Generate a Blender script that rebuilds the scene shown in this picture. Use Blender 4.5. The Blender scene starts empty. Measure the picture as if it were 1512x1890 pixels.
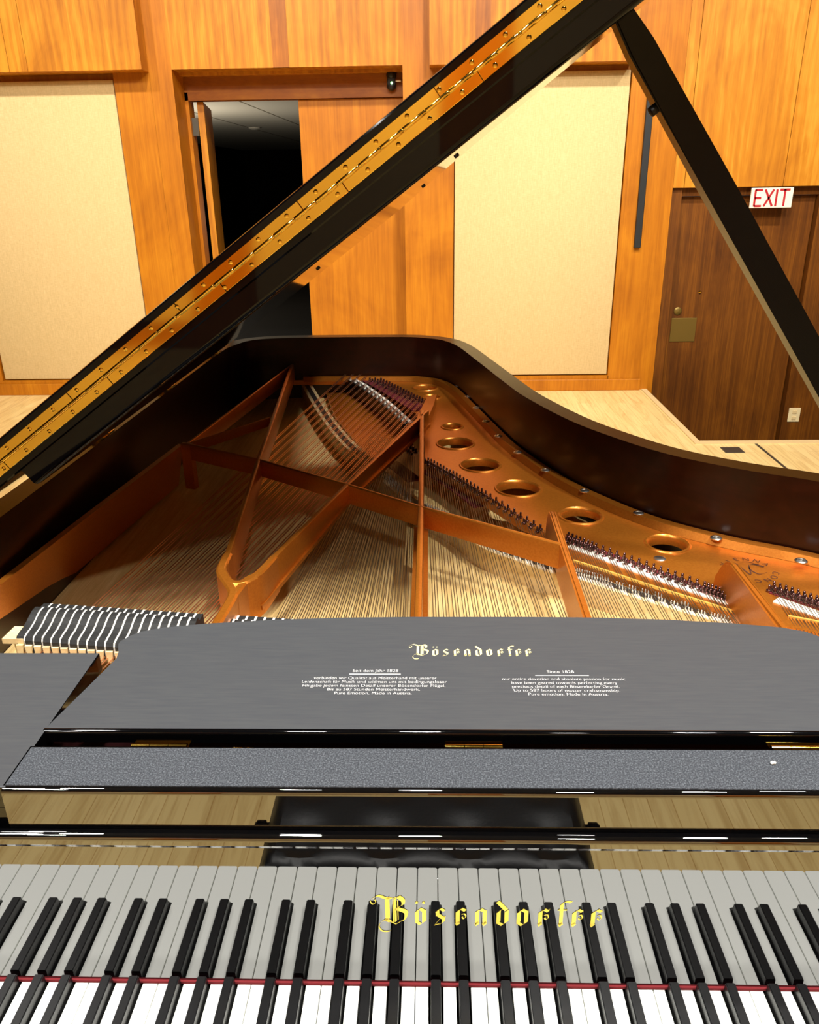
import bpy, bmesh, math, random
from mathutils import Vector, Matrix
from mathutils.geometry import tessellate_polygon
random.seed(7)
S = bpy.context.scene
COL = S.collection
ZK = 0.735                      # key tops above the stage floor; piano shapes are given relative to the key tops

# ------------------------------------------------------------------ camera
F_PX = 1475.0
PITCH, YAW, ROLL = 0.396081274661005, 0.03056050419138694, -0.01589537089740817
CAM = Vector((-0.051864874413037665, -0.5514553087711045, 0.7429899402454119))   # relative to key tops
_cy, _sy = math.cos(YAW), math.sin(YAW)
_fwd = Vector((-_sy*math.cos(PITCH), _cy*math.cos(PITCH), -math.sin(PITCH)))
_r0 = Vector((_cy, _sy, 0)); _u0 = _r0.cross(_fwd)
_c, _s = math.cos(ROLL), math.sin(ROLL)
_right = _c*_r0 + _s*_u0; _up = -_s*_r0 + _c*_u0
def _ray(x, y): return (x-756)/F_PX*_right - (y-945)/F_PX*_up + _fwd
def onZ(x, y, z): d = _ray(x, y); return CAM + d*((z-CAM.z)/d.z)      # points of the real surfaces, measured once
def onY(x, y, Y): d = _ray(x, y); return CAM + d*((Y-CAM.y)/d.y)
cd = bpy.data.cameras.new('camera'); cam = bpy.data.objects.new('camera', cd); COL.objects.link(cam)
m = Matrix((( _right.x, _up.x, -_fwd.x), (_right.y, _up.y, -_fwd.y), (_right.z, _up.z, -_fwd.z))).to_4x4()
m.translation = CAM + Vector((0, 0, ZK)); cam.matrix_world = m
cd.sensor_fit = 'HORIZONTAL'; cd.sensor_width = 36; cd.lens = F_PX/1512*36; cd.clip_start = 0.02; cd.clip_end = 100
S.camera = cam

# ------------------------------------------------------------------ materials
def s2l(c): return tuple((v/255/12.92 if v/255 <= .04045 else ((v/255+.055)/1.055)**2.4) for v in c)
def mat(name, rgb, rough=.5, metal=0, ior=1.5, spec=.5, coat=0, coat_rough=.03, coat_ior=1.5, emit=None, estr=0, srgb=True):
    M = bpy.data.materials.new(name); M.use_nodes = True
    b = M.node_tree.nodes['Principled BSDF']
    c = s2l(rgb) if srgb else rgb
    b.inputs['Base Color'].default_value = (*c, 1); b.inputs['Roughness'].default_value = rough
    b.inputs['Metallic'].default_value = metal; b.inputs['IOR'].default_value = ior
    b.inputs['Specular IOR Level'].default_value = spec
    b.inputs['Coat Weight'].default_value = coat; b.inputs['Coat Roughness'].default_value = coat_rough; b.inputs['Coat IOR'].default_value = coat_ior
    if emit: b.inputs['Emission Color'].default_value = (*s2l(emit), 1); b.inputs['Emission Strength'].default_value = estr
    return M
def nodes(M): return M.node_tree.nodes, M.node_tree.links, M.node_tree.nodes['Principled BSDF']
def ramp(n, stops):
    r = n.new('ShaderNodeValToRGB'); e = r.color_ramp.elements
    while len(e) < len(stops): e.new(.5)
    for el, (p, c) in zip(e, stops): el.position = p; el.color = (*s2l(c), 1)
    return r
def coords(n, l, scale, rot=(0, 0, 0)):
    tc = n.new('ShaderNodeTexCoord'); mp = n.new('ShaderNodeMapping')
    mp.inputs['Scale'].default_value = scale; mp.inputs['Rotation'].default_value = rot
    l.new(tc.outputs['Object'], mp.inputs['Vector']); return mp
def noise(n, l, vec, sc, det=6, rough=.55, dist=0):
    t = n.new('ShaderNodeTexNoise'); t.inputs['Scale'].default_value = sc; t.inputs['Detail'].default_value = det
    t.inputs['Roughness'].default_value = rough; t.inputs['Distortion'].default_value = dist
    l.new(vec.outputs[0], t.inputs['Vector']); return t
def bump(n, l, b, src, strength, dist=.002):
    bp = n.new('ShaderNodeBump'); bp.inputs['Strength'].default_value = strength; bp.inputs['Distance'].default_value = dist
    l.new(src, bp.inputs['Height']); l.new(bp.outputs[0], b.inputs['Normal'])
def wood(name, dark, mid, light, scale=(6, 6, .5), rough=.42, nscale=2.2, blotch=.35, coat=.25, seed=0., wave=0):
    M = mat(name, mid, rough, coat=coat*.5, coat_rough=.2, spec=.3); n, l, b = nodes(M)
    mp = coords(n, l, scale); mp.inputs['Location'].default_value = (seed, seed*.7, seed*.3)
    a = noise(n, l, mp, nscale, 8, .62, 1.4)
    mp2 = coords(n, l, (scale[0]*5, scale[1]*5, scale[2]*1.2)); f = noise(n, l, mp2, nscale*2.5, 3, .5, .3)
    mp3 = coords(n, l, (1.1, 1.1, .8)); g = noise(n, l, mp3, 1.7, 4, .6, .8)
    m1 = n.new('ShaderNodeMix'); m1.data_type = 'FLOAT'; m1.inputs[0].default_value = .38
    l.new(a.outputs['Fac'], m1.inputs[2]); l.new(f.outputs['Fac'], m1.inputs[3])
    m2 = n.new('ShaderNodeMix'); m2.data_type = 'FLOAT'; m2.inputs[0].default_value = blotch
    l.new(m1.outputs[0], m2.inputs[2]); l.new(g.outputs['Fac'], m2.inputs[3])
    if wave:
        mw = coords(n, l, (1, 1, .16)); mw.inputs['Location'].default_value = (seed, 0, seed*.2)
        wv = n.new('ShaderNodeTexWave'); wv.wave_type = 'BANDS'; wv.bands_direction = 'X'; wv.inputs['Scale'].default_value = 5.5; wv.inputs['Distortion'].default_value = 9; wv.inputs['Detail'].default_value = 3; wv.inputs['Detail Scale'].default_value = 1.4
        l.new(mw.outputs[0], wv.inputs['Vector']); m3 = n.new('ShaderNodeMix'); m3.data_type = 'FLOAT'; m3.inputs[0].default_value = wave
        l.new(m2.outputs[0], m3.inputs[2]); l.new(wv.outputs['Fac'], m3.inputs[3]); m2 = m3
    r = ramp(n, [(.38, dark), (.5, mid), (.61, light)]); l.new(m2.outputs[0], r.inputs[0])
    l.new(r.outputs[0], b.inputs['Base Color'])
    return M
M = {}
M['lacquer'] = mat('black_polyester', (5, 5, 6), .03, ior=1.48)
M['prop_black'] = mat('prop_black_lacquer', (7, 6, 6), .2, spec=.18)
M['lid_black'] = mat('lid_black_polyester', (5, 4, 5), .03, spec=.22)
M['case_black'] = mat('case_black_polyester', (6, 5, 5), .16, spec=.07)
M['fallboard'] = mat('black_mirror_polish', (5, 5, 6), .012, ior=2.45)
M['satin'] = mat('satin_black', (60, 62, 65), .55, spec=.35)
n, l, b = nodes(M['satin']); mp = coords(n, l, (2, 30, 1)); t = noise(n, l, mp, 14, 4, .6); r = ramp(n, [(.3, (58, 60, 64)), (.7, (65, 67, 69))]); l.new(t.outputs['Fac'], r.inputs[0]); l.new(r.outputs[0], b.inputs['Base Color'])
M['edge_white'] = mat('worn_gold_edge', (190, 185, 165), .35)
M['mahogany'] = wood('inner_rim_mahogany', (26, 7, 3), (36, 11, 4), (46, 16, 7), (2, 2, 9), .3, 2, .2, .4)
M['bronze'] = mat('bronze_plate_paint', (192, 114, 30), .36, metal=.72, coat=.3, coat_rough=.2)
n, l, b = nodes(M['bronze']); mp = coords(n, l, (1, 1, 1)); t = noise(n, l, mp, 260, 3, .6); r = ramp(n, [(.3, (198, 114, 32)), (.7, (212, 130, 42))]); l.new(t.outputs['Fac'], r.inputs[0]); l.new(r.outputs[0], b.inputs['Base Color']); bump(n, l, b, t.outputs['Fac'], .08, .0006)
M['spruce'] = wood('soundboard_spruce', (205, 172, 108), (222, 190, 126), (236, 208, 148), (40, 1.2, 1), .4, 2, .15, .2)
M['maple'] = wood('pale_maple', (214, 184, 132), (232, 205, 152), (244, 222, 176), (3, 3, 8), .5, 3, .2, 0)
M['brass'] = mat('polished_brass', (232, 190, 84), .07, metal=1)
M['gold'] = mat('gold_leaf', (255, 226, 92), .3, metal=.75, emit=None)
M['chrome'] = mat('chrome', (232, 228, 220), .3, metal=1)
M['steel'] = mat('string_steel', (128, 108, 80), .35, metal=.8)
M['copper'] = mat('copper_winding', (236, 178, 140), .3, metal=.95)
M['pin'] = mat('hitch_pin_steel', (120, 88, 86), .2, metal=.9)
M['redfelt'] = mat('maroon_felt', (104, 40, 46), .95, spec=.1)
M['darkfelt'] = mat('dark_maroon_felt', (44, 16, 18), .95, spec=.1)
M['namefelt'] = mat('red_name_felt', (112, 38, 42), .95, spec=.1)
M['whitefelt'] = mat('white_felt', (236, 232, 220), .95, spec=.1)
M['blackwood'] = mat('ebonised_damper', (22, 22, 22), .6)
n, l, b = nodes(M['blackwood']); mp = coords(n, l, (1, 1, 1)); t = noise(n, l, mp, 420, 3, .7); r = ramp(n, [(.3, (17, 17, 17)), (.7, (38, 38, 37))]); l.new(t.outputs['Fac'], r.inputs[0]); l.new(r.outputs[0], b.inputs['Base Color'])
M['graphite'] = mat('bridge_graphite', (38, 40, 42), .5)
M['ivory'] = mat('white_key_acrylic', (240, 242, 236), .35)
M['ebony'] = mat('black_key_ebony', (13, 13, 14), .32)
M['felt'] = mat('charcoal_felt', (56, 58, 62), 1, spec=.05)
n, l, b = nodes(M['felt']); mp = coords(n, l, (1, 1, 1)); t = noise(n, l, mp, 620, 4, .8); r = ramp(n, [(.28, (34, 36, 39)), (.5, (64, 67, 72)), (.72, (118, 122, 128))]); l.new(t.outputs['Fac'], r.inputs[0]); l.new(r.outputs[0], b.inputs['Base Color']); bump(n, l, b, t.outputs['Fac'], .6, .001)
M['print'] = mat('white_print', (214, 214, 212), .5)
M['goldprint'] = mat('pale_gold_print', (240, 226, 160), .4)
M['darkprint'] = mat('dark_print', (70, 34, 16), .6)
M['cherry'] = wood('cherry_wall_panelling', (158, 92, 8), (182, 113, 15), (200, 134, 30), (5, 5, .55), .5, 2.1, .42, .15, 0, .09)
M['cherry_post'] = wood('cherry_post', (150, 84, 5), (172, 101, 9), (188, 117, 16), (5, 5, .45), .45, 2.1, .4, .15, 3.3)
M['cherry_light'] = wood('cherry_light_panelling', (162, 95, 12), (186, 117, 20), (206, 141, 40), (4, 4, .6), .5, 2.0, .55, .15, 7.1, .06)
M['cherry_strip'] = wood('cherry_dark_strip', (126, 68, 10), (152, 86, 15), (176, 104, 22), (7, 7, .4), .45, 2.3, .4, .15, 5.5)
M['redwood'] = wood('reddish_lintel', (128, 66, 3), (146, 80, 5), (162, 96, 9), (.6, 4, 5), .45, 2.3, .4, .15, 1.5)
M['dark_door'] = wood('walnut_door', (72, 36, 5), (98, 53, 8), (122, 70, 13), (6, 6, .35), .45, 2.4, .35, .15, 2.5)
M['linen'] = mat('linen_panel_cloth', (206, 178, 126), .95, spec=.1)
n, l, b = nodes(M['linen'])
mpa = coords(n, l, (30, 30, 330)); mpb = coords(n, l, (330, 330, 30)); ta = noise(n, l, mpa, 1, 3, .6); tb = noise(n, l, mpb, 1, 3, .6)
mx = n.new('ShaderNodeMix'); mx.data_type = 'FLOAT'; mx.inputs[0].default_value = .5; l.new(ta.outputs['Fac'], mx.inputs[2]); l.new(tb.outputs['Fac'], mx.inputs[3])
r = ramp(n, [(.32, (188, 160, 109)), (.5, (203, 175, 123)), (.68, (216, 189, 138))]); l.new(mx.outputs[0], r.inputs[0]); l.new(r.outputs[0], b.inputs['Base Color'])
M['floor'] = mat('maple_stage_floor', (226, 196, 140), .3, coat=.2, coat_rough=.2)
n, l, b = nodes(M['floor'])
mp = coords(n, l, (1, 1, 1), (0, 0, math.pi/2)); br = n.new('ShaderNodeTexBrick')
br.inputs['Scale'].default_value = 1; br.inputs['Brick Width'].default_value = 1.1; br.inputs['Row Height'].default_value = .062; br.inputs['Mortar Size'].default_value = .0012
br.inputs['Color1'].default_value = (*s2l((240, 214, 152)), 1); br.inputs['Color2'].default_value = (*s2l((230, 202, 138)), 1); br.inputs['Mortar'].default_value = (*s2l((205, 170, 108)), 1)
l.new(mp.outputs[0], br.inputs['Vector'])
mp2 = coords(n, l, (9, .7, 1)); t = noise(n, l, mp2, 3, 6, .6, 1.6); r = ramp(n, [(.3, (196, 166, 112)), (.55, (255, 250, 236))]); l.new(t.outputs['Fac'], r.inputs[0])
mx = n.new('ShaderNodeMix'); mx.data_type = 'RGBA'; mx.blend_type = 'MULTIPLY'; mx.inputs[0].default_value = .55
l.new(br.outputs['Color'], mx.inputs[6]); l.new(r.outputs[0], mx.inputs[7]); l.new(mx.outputs[2], b.inputs['Base Color'])
M['stage_trim'] = mat('pale_stage_nosing', (214, 186, 132), .5)
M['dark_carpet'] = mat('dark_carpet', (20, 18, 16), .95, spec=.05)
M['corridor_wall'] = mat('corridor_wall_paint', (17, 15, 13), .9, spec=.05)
M['dark_wall'] = mat('dark_wall_paint', (52, 47, 42), .8, spec=.1)
M['ceiling_tile'] = mat('ceiling_tile', (196, 192, 180), .9)
M['hall_ceiling'] = mat('hall_ceiling_paint', (45, 45, 45), .9)
M['signface'] = mat('white_sign_face', (240, 226, 200), .4)
M['signred'] = mat('sign_red', (170, 22, 34), .5)
M['plastic_black'] = mat('black_plastic', (20, 20, 21), .45)
M['charcoal_metal'] = mat('charcoal_metal', (22, 24, 25), .5)
M['ivory_plastic'] = mat('ivory_plastic', (222, 200, 150), .5)
M['duplex'] = mat('duplex_bar_brass', (226, 178, 84), .4, metal=.3)
M['old_brass'] = mat('aged_brass', (120, 96, 40), .45, metal=.6)
M['hinge_steel'] = mat('grey_hinge_steel', (92, 88, 78), .4, metal=.7)
M['led'] = mat('green_led', (160, 255, 160), .5, emit=(150, 255, 150), estr=4)
M['leather'] = mat('black_leather', (13, 13, 14), .42)
n, l, b = nodes(M['leather']); mp = coords(n, l, (1, 1, 1)); t = noise(n, l, mp, 180, 4, .6); bump(n, l, b, t.outputs['Fac'], .25, .001)
M['red_cloth'] = mat('red_cloth', (196, 24, 44), .8)
M['white_cloth'] = mat('white_cloth', (226, 214, 206), .8)

# ------------------------------------------------------------------ mesh helpers
def finish(name, bm, mats, parent=None, smooth=False, z0=ZK, angle=.6, label=None, flat=False):
    bmesh.ops.recalc_face_normals(bm, faces=bm.faces[:])
    me = bpy.data.meshes.new(name)
    if z0: bmesh.ops.translate(bm, vec=(0, 0, z0), verts=bm.verts[:])
    bm.to_mesh(me); bm.free()
    for x in (mats if isinstance(mats, (list, tuple)) else [mats]): me.materials.append(M[x])
    if smooth:
        me.polygons.foreach_set('use_smooth', [True]*len(me.polygons)); me.set_sharp_from_angle(angle=angle)
        if flat:
            ar = [p.area for p in me.polygons]; adj = {}
            for p in me.polygons:
                for k in p.edge_keys: adj.setdefault(k, []).append(p.index)
            sh = [e.use_edge_sharp for e in me.edges]
            for i_, e in enumerate(me.edges):
                a_ = [ar[q] for q in adj.get(tuple(sorted(e.vertices)), [])]
                if len(a_) == 2 and max(a_) > 2.5*min(a_): sh[i_] = True
            me.edges.foreach_set('use_edge_sharp', sh)
    o = bpy.data.objects.new(name, me); COL.objects.link(o)
    if parent: o.parent = parent; o.matrix_parent_inverse = inv(parent)
    if label: o['label'] = label
    return o
_inv = {}
def inv(p):
    if p.name not in _inv:
        mw = p.matrix_basis.copy(); q = p
        while q.parent: mw = q.parent.matrix_basis @ q.matrix_parent_inverse @ mw if False else mw; q = q.parent
        base = Matrix.Identity(4)
        root = p
        while root.parent: root = root.parent
        _inv[p.name] = root.matrix_basis.inverted() if p is root else Matrix.Identity(4)
    return _inv[p.name]
def thing(name, label, cat, loc, group=None):
    o = bpy.data.objects.new(name, None); COL.objects.link(o); o.location = loc; o.empty_display_size = .1
    o['label'] = label; o['category'] = cat
    if group: o['group'] = group
    return o
def tag(o, label, cat, group=None):
    o['label'] = label; o['category'] = cat
    if group: o['group'] = group
    return o
def struct(o): o['kind'] = 'structure'; return o
def box(bm, x0, x1, y0, y1, z0, z1, bev=0, mi=0):
    vs = [bm.verts.new((x, y, z)) for z in (z0, z1) for y in (y0, y1) for x in (x0, x1)]
    fs = [bm.faces.new([vs[i] for i in f]) for f in ((0, 2, 3, 1), (4, 5, 7, 6), (0, 1, 5, 4), (2, 6, 7, 3), (0, 4, 6, 2), (1, 3, 7, 5))]
    for f in fs: f.material_index = mi
    if bev:
        es = list({e for f in fs for e in f.edges})
        rr = bmesh.ops.bevel(bm, geom=es, offset=bev, segments=2, affect='EDGES', profile=.5)
        for f in rr['faces']: f.material_index = mi
    return fs
def prism(bm, pts, ext, mi=0, bev=0, seg=2, top_only=False):
    """closed polygon (3D points, planar) extruded by the vector ext"""
    e = Vector(ext); a = [bm.verts.new(p) for p in pts]; c = [bm.verts.new(Vector(p)+e) for p in pts]
    nn = len(pts); fs = []
    tri = tessellate_polygon([[Vector(p) for p in pts]])
    if nn <= 4:
        fs += [bm.faces.new(a), bm.faces.new(c[::-1])]
    else:
        fs += [bm.faces.new(a), bm.faces.new(c[::-1])]
    for i in range(nn): fs.append(bm.faces.new((a[i], c[i], c[(i+1) % nn], a[(i+1) % nn])))
    for f in fs: f.material_index = mi
    if bev:
        es = [x for x in fs[1].edges] if top_only else list(set(fs[0].edges) | set(fs[1].edges))
        rr = bmesh.ops.bevel(bm, geom=es, offset=bev, segments=seg, affect='EDGES', profile=.5)
        for f in rr['faces']: f.material_index = mi
    return fs
def tube(bm, pts, rad, seg=6, mi=0, cap=True):
    pts = [Vector(p) for p in pts]; rings = []
    for i, p in enumerate(pts):
        d = (pts[min(i+1, len(pts)-1)]-pts[max(i-1, 0)]).normalized()
        u = d.cross(Vector((0, 0, 1)) if abs(d.z) < .9 else Vector((1, 0, 0))).normalized(); w = d.cross(u)
        rr = rad[i] if isinstance(rad, (list, tuple)) else rad
        rings.append([bm.verts.new(p+rr*(math.cos(a)*u+math.sin(a)*w)) for a in (2*math.pi*k/seg for k in range(seg))])
    for A, B in zip(rings, rings[1:]):
        for k in range(seg): f = bm.faces.new((A[k], A[(k+1) % seg], B[(k+1) % seg], B[k])); f.material_index = mi
    if cap:
        for R in (rings[0], rings[-1]): f = bm.faces.new(R); f.material_index = mi
def lathe(bm, base, prof, axis=Vector((0, 0, 1)), seg=12, mi=0):
    axis = Vector(axis).normalized(); u = axis.orthogonal().normalized(); w = axis.cross(u); base = Vector(base)
    rings = []
    for (rr, h) in prof:
        rings.append([bm.verts.new(base+axis*h+max(rr, 1e-5)*(math.cos(2*math.pi*k/seg)*u+math.sin(2*math.pi*k/seg)*w)) for k in range(seg)])
    for A, B in zip(rings, rings[1:]):
        for k in range(seg): f = bm.faces.new((A[k], A[(k+1) % seg], B[(k+1) % seg], B[k])); f.material_index = mi
    for R in (rings[0], rings[-1]): f = bm.faces.new(R); f.material_index = mi
def sweep(bm, prof, x0, x1, mi=0):
    prism(bm, [(x0, y, z) for y, z in prof], (x1-x0, 0, 0), mi)
def spline(pts, n=8, closed=False):
    P = [Vector(p) for p in pts]; out = []
    N = len(P)
    for i in range(N if closed else N-1):
        p1, p2 = P[i], P[(i+1) % N]
        p0 = P[i-1] if (i > 0 or closed) else p1*2-p2
        p3 = P[(i+2) % N] if (i+2 < N or closed) else p2*2-p1
        for k in range(n):
            t = k/n
            out.append(.5*((2*p1)+(p2-p0)*t+(2*p0-5*p1+4*p2-p3)*t*t+(3*p1-p0-3*p2+p3)*t**3))
    if not closed: out.append(P[-1])
    return out
def offset2d(P, d):
    out = []
    for i, p in enumerate(P):
        a = P[max(i-1, 0)]; c = P[min(i+1, len(P)-1)]; t = (c-a).to_2d().normalized()
        out.append(Vector((p.x-t.y*d, p.y+t.x*d, 0)))
    return out
def ribbon(bm, left, right, zt, zb, mi=0):
    """solid strip between two 2D polylines of equal length"""
    rows = [[bm.verts.new((p.x, p.y, z)) for p in L] for L, z in ((left, zt), (right, zt), (right, zb), (left, zb))]
    n_ = len(left)
    for a in range(4):
        A, B = rows[a], rows[(a+1) % 4]
        for i in range(n_-1): f = bm.faces.new((A[i], A[i+1], B[i+1], B[i])); f.material_index = mi
    for i in (0, n_-1): f = bm.faces.new([rows[a][i] for a in range(4)]); f.material_index = mi
def band(bm, cl, w, zt, zb, mi=0):
    ribbon(bm, offset2d(cl, w/2), offset2d(cl, -w/2), zt, zb, mi)

# ================================================================== GRAND PIANO
piano = thing('grand_piano', 'black polished concert grand piano with raised lid, bronze plate and open keyboard', 'piano', (0, .9, 0))

# ---- case
out_ctrl = [(.765, -.2), (.765, .2), (.765, .42), (.757, .56), (.715, .68), (.616, .763), (.517, .821), (.419, .901), (.342, 1.007), (.277, 1.127), (.209, 1.316), (.173, 1.466),
            (.121, 1.71), (.070, 1.935), (.016, 2.05), (-.06, 2.105), (-.15, 2.128), (-.407, 2.135), (-.578, 2.125), (-.672, 2.08), (-.718, 1.98), (-.737, 1.84), (-.7547, 1.2), (-.773, .5), (-.791, -.2)]
OUT = spline([(x, y, 0) for x, y in out_ctrl], 8)
INN = offset2d(OUT, .043)
bm = bmesh.new()
ribbon(bm, OUT, INN, .262, -.11, 0)
bm.faces.ensure_lookup_table(); nseg = len(OUT)-1
for f in bm.faces:
    c = f.calc_center_median()
    if abs(f.normal.z) < .5 and False: pass
# inner faces get the mahogany veneer
for i, f in enumerate(bm.faces):
    if nseg <= i < 2*nseg: f.material_index = 1
case = finish('case_rim', bm, ['case_black', 'mahogany'], piano, True)
bm = bmesh.new()
sweep(bm, [(-.165, -.11), (1.1, -.11), (1.1, -.075), (-.165, -.075)], -.718, .718)
finish('keybed', bm, 'lacquer', piano)
for x, y in ((-.66, -.05), (.66, -.05), (-.32, 1.75)):
    bm = bmesh.new(); lathe(bm, (x, y, -.735), [(.02, 0), (.03, .01), (.03, .05), (.04, .06), (.06, .56), (.075, .6), (.075, .63)], seg=16)
    finish('leg', bm, 'lacquer', piano, True)

# ---- soundboard, bridges
bm = bmesh.new()
inner_poly = [(p.x, p.y, .045) for p in offset2d(OUT, .044) if p.y > .30]
inner_poly = [(.72, .30, .045)] + inner_poly + [(-.72, .30, .045)]
prism(bm, inner_poly, (0, 0, .015))
finish('soundboard', bm, 'spruce', piano)
BZ = .104
br_px = [(560, 700), (600, 765), (640, 815), (690, 860), (735, 900), (765, 925), (840, 962), (900, 1005), (960, 1028), (1028, 1052), (1068, 1060), (1150, 1087), (1250, 1117), (1330, 1139), (1395, 1154), (1460, 1168), (1520, 1180)]
BR = [Vector((p.x, p.y, 0)) for p in (onZ(x, y, BZ) for x, y in br_px)]
BR = spline(BR, 4)
bm = bmesh.new(); band(bm, BR, .034, BZ, .058, 0)
band(bm, BR, .014, BZ+.0012, BZ-.002, 1)
finish('long_bridge', bm, ['maple', 'graphite'], piano)
bb_px = [(622, 690), (655, 703), (690, 726), (720, 750), (752, 780)]
BB = spline([Vector((p.x, p.y, 0)) for p in (onZ(x, y, .125) for x, y in bb_px)], 5)
bm = bmesh.new(); band(bm, BB, .03, .124, .058, 2); band(bm, BB, .03, .1252, .1242, 0); band(bm, offset2d(BB, -.006), .02, .1262, .12, 1)
finish('bass_bridge', bm, ['whitefelt', 'graphite', 'mahogany'], piano)

# ---- iron plate
plate_bm = bmesh.new()
ZF = .121
def pz(x, y, z=ZF): p = onZ(x, y, z); return Vector((p.x, p.y, 0))
hole_px = [(707, 688, 15, 4.5), (747, 698, 27, 7.5), (785, 716, 25, 6.5), (797, 733, 19, 5.5), (835, 788, 22, 6.5), (841, 819, 37, 11.5), (887, 859, 40, 13.5), (957, 902, 45, 15.5), (1072, 952, 43, 16), (1232, 1004, 43, 17)]
inner_edge = [(548, 690), (600, 684), (640, 690), (680, 706), (730, 733), (770, 765), (783, 800), (786, 858), (835, 885), (900, 925), (960, 963), (1010, 985), (1035, 1022), (1080, 1042), (1200, 1080), (1300, 1112), (1400, 1145), (1470, 1160), (1560, 1178)]
inn = [pz(x, y) for x, y in inner_edge]
wall_in = offset2d(OUT, .049)
outer = [p for p in wall_in if p.y > .45 and not (p.x < -.52)]
inn_rev = inn[:]                               # tail -> treble
loop = outer + inn_rev                         # outer runs treble -> tail
loop = [p for p in loop]
ov = [plate_bm.verts.new((p.x, p.y, ZF)) for p in loop]
es = [plate_bm.edges.new((ov[i], ov[(i+1) % len(ov)])) for i in range(len(ov))]
holes = []
for (x, y, a, b_) in hole_px:
    c = pz(x, y); l_ = pz(x-a, y); r_ = pz(x+a, y); rad = (r_-l_).length/2
    hv = [plate_bm.verts.new((c.x+rad*math.cos(2*math.pi*k/32), c.y+rad*math.sin(2*math.pi*k/32), ZF)) for k in range(32)]
    es += [plate_bm.edges.new((hv[i], hv[(i+1) % 32])) for i in range(32)]
    holes.append((c, rad, hv))
bmesh.ops.triangle_fill(plate_bm, use_beauty=True, edges=es, normal=(0, 0, 1))
for c, rad, hv in holes:                       # raised lip, rounded into the hole, and the wall of the hole
    prev = hv
    for dr, dz in ((-.002, .0025), (-.0045, .003), (-.007, .001), (-.009, -.003), (-.0095, -.016)):
        rr = rad+dr
        ring = [plate_bm.verts.new((c.x+rr*math.cos(2*math.pi*k/32), c.y+rr*math.sin(2*math.pi*k/32), ZF+dz)) for k in range(32)]
        for k in range(32): plate_bm.faces.new((prev[k], prev[(k+1) % 32], ring[(k+1) % 32], ring[k]))
        prev = ring
# skirt of the web
low = [plate_bm.verts.new((p.x, p.y, ZF-.016)) for p in loop]
for i in range(len(loop)):
    j = (i+1) % len(loop); plate_bm.faces.new((ov[i], ov[j], low[j], low[i]))
# raised ledge along the rim
ledge_out = [p for p in offset2d(OUT, .048) if p.y > .5 and p.x > -.50]
ledge_in = [p for p, q in zip(offset2d(OUT, .074), offset2d(OUT, .048)) if q.y > .5 and q.x > -.50]
ledge_mid = [p for p, q in zip(offset2d(OUT, .067), offset2d(OUT, .048)) if q.y > .5 and q.x > -.50]
ribbon(plate_bm, ledge_out, ledge_mid, .135, .118)
rows = [[plate_bm.verts.new((p.x, p.y, .135)) for p in ledge_mid], [plate_bm.verts.new((p.x, p.y, ZF+.0004)) for p in ledge_in]]
for i in range(len(ledge_mid)-1): plate_bm.faces.new((rows[0][i], rows[0][i+1], rows[1][i+1], rows[1][i]))

def strut(bm, a, c, w, zt0, zt1, zb0, zb1, foot=.0):
    a = Vector((a[0], a[1], 0)); c = Vector((c[0], c[1], 0)); d = (c-a).normalized(); nrm = Vector((-d.y, d.x, 0))
    def ring(p, zt, zb):
        r = .35*w
        return [p+nrm*x+Vector((0, 0, z)) for x, z in ((w/2, zb), (w/2, zt-r*.8), (w/2-r*.3, zt-r*.25), (w/2-r, zt), (-w/2+r, zt), (-w/2+r*.3, zt-r*.25), (-w/2, zt-r*.8), (-w/2, zb))]
    A = [bm.verts.new(v) for v in ring(a, zt0, zb0)]; B = [bm.verts.new(v) for v in ring(c, zt1, zb1)]
    for k in range(8): bm.faces.new((A[k], A[(k+1) % 8], B[(k+1) % 8], B[k]))
    bm.faces.new(A); bm.faces.new(B)
    if foot:
        prism(bm, [a+nrm*(foot/2)+Vector((0, 0, zb0)), a-nrm*(foot/2)+Vector((0, 0, zb0)), c-nrm*(foot/2)+Vector((0, 0, zb1)), c+nrm*(foot/2)+Vector((0, 0, zb1))], (0, 0, .007))
ZT = .185
def T(x, y, z=ZT): p = onZ(x, y, z); return (p.x, p.y)
A0, A1, A2 = T(539, 668), T(477, 847), T(413, 1040)
B0, B1, B2 = T(788, 757), T(641, 893), T(478, 1052)
H0, H4 = T(345, 818), T(1037, 1003)
J = T(438, 1076); STEM = T(398, 1150)
strut(plate_bm, A0, A1, .011, .178, ZT, .125, .140)
strut(plate_bm, A1, T(409, 1054), .011, ZT, ZT-.0006, .140, .120, .0)
strut(plate_bm, B0, B1, .011, ZT, ZT, .142, .148, .02)
strut(plate_bm, B1, T(468, 1062), .011, ZT, ZT-.0006, .148, .126, .02)
# Y-shaped junction where both bars run into the stem: a lofted curved wall
def webline(bm, pts, w, zt, zb):
    cl = spline([Vector((x, y, 0)) for x, y in pts], 6)
    L = offset2d(cl, w/2); R = offset2d(cl, -w/2); n_ = len(cl)
    zbs = [zb[0]+(zb[1]-zb[0])*i/(n_-1) for i in range(n_)]
    Li = offset2d(cl, w*.3); Ri = offset2d(cl, -w*.3)
    rr = []
    for i in range(n_):
        rr.append([bm.verts.new((q.x, q.y, z)) for q, z in ((L[i], zbs[i]), (L[i], zt-.003), (Li[i], zt), (Ri[i], zt), (R[i], zt-.003), (R[i], zbs[i]))])
    for i in range(n_-1):
        for k in range(6): bm.faces.new((rr[i][k], rr[i][(k+1) % 6], rr[i+1][(k+1) % 6], rr[i+1][k]))
    bm.faces.new(rr[0]); bm.faces.new(rr[-1])
webline(plate_bm, [T(420, 1020), T(408, 1050), T(420, 1072), T(430, 1092), T(415, 1122), STEM], .0155, ZT, (.118, .105))
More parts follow.
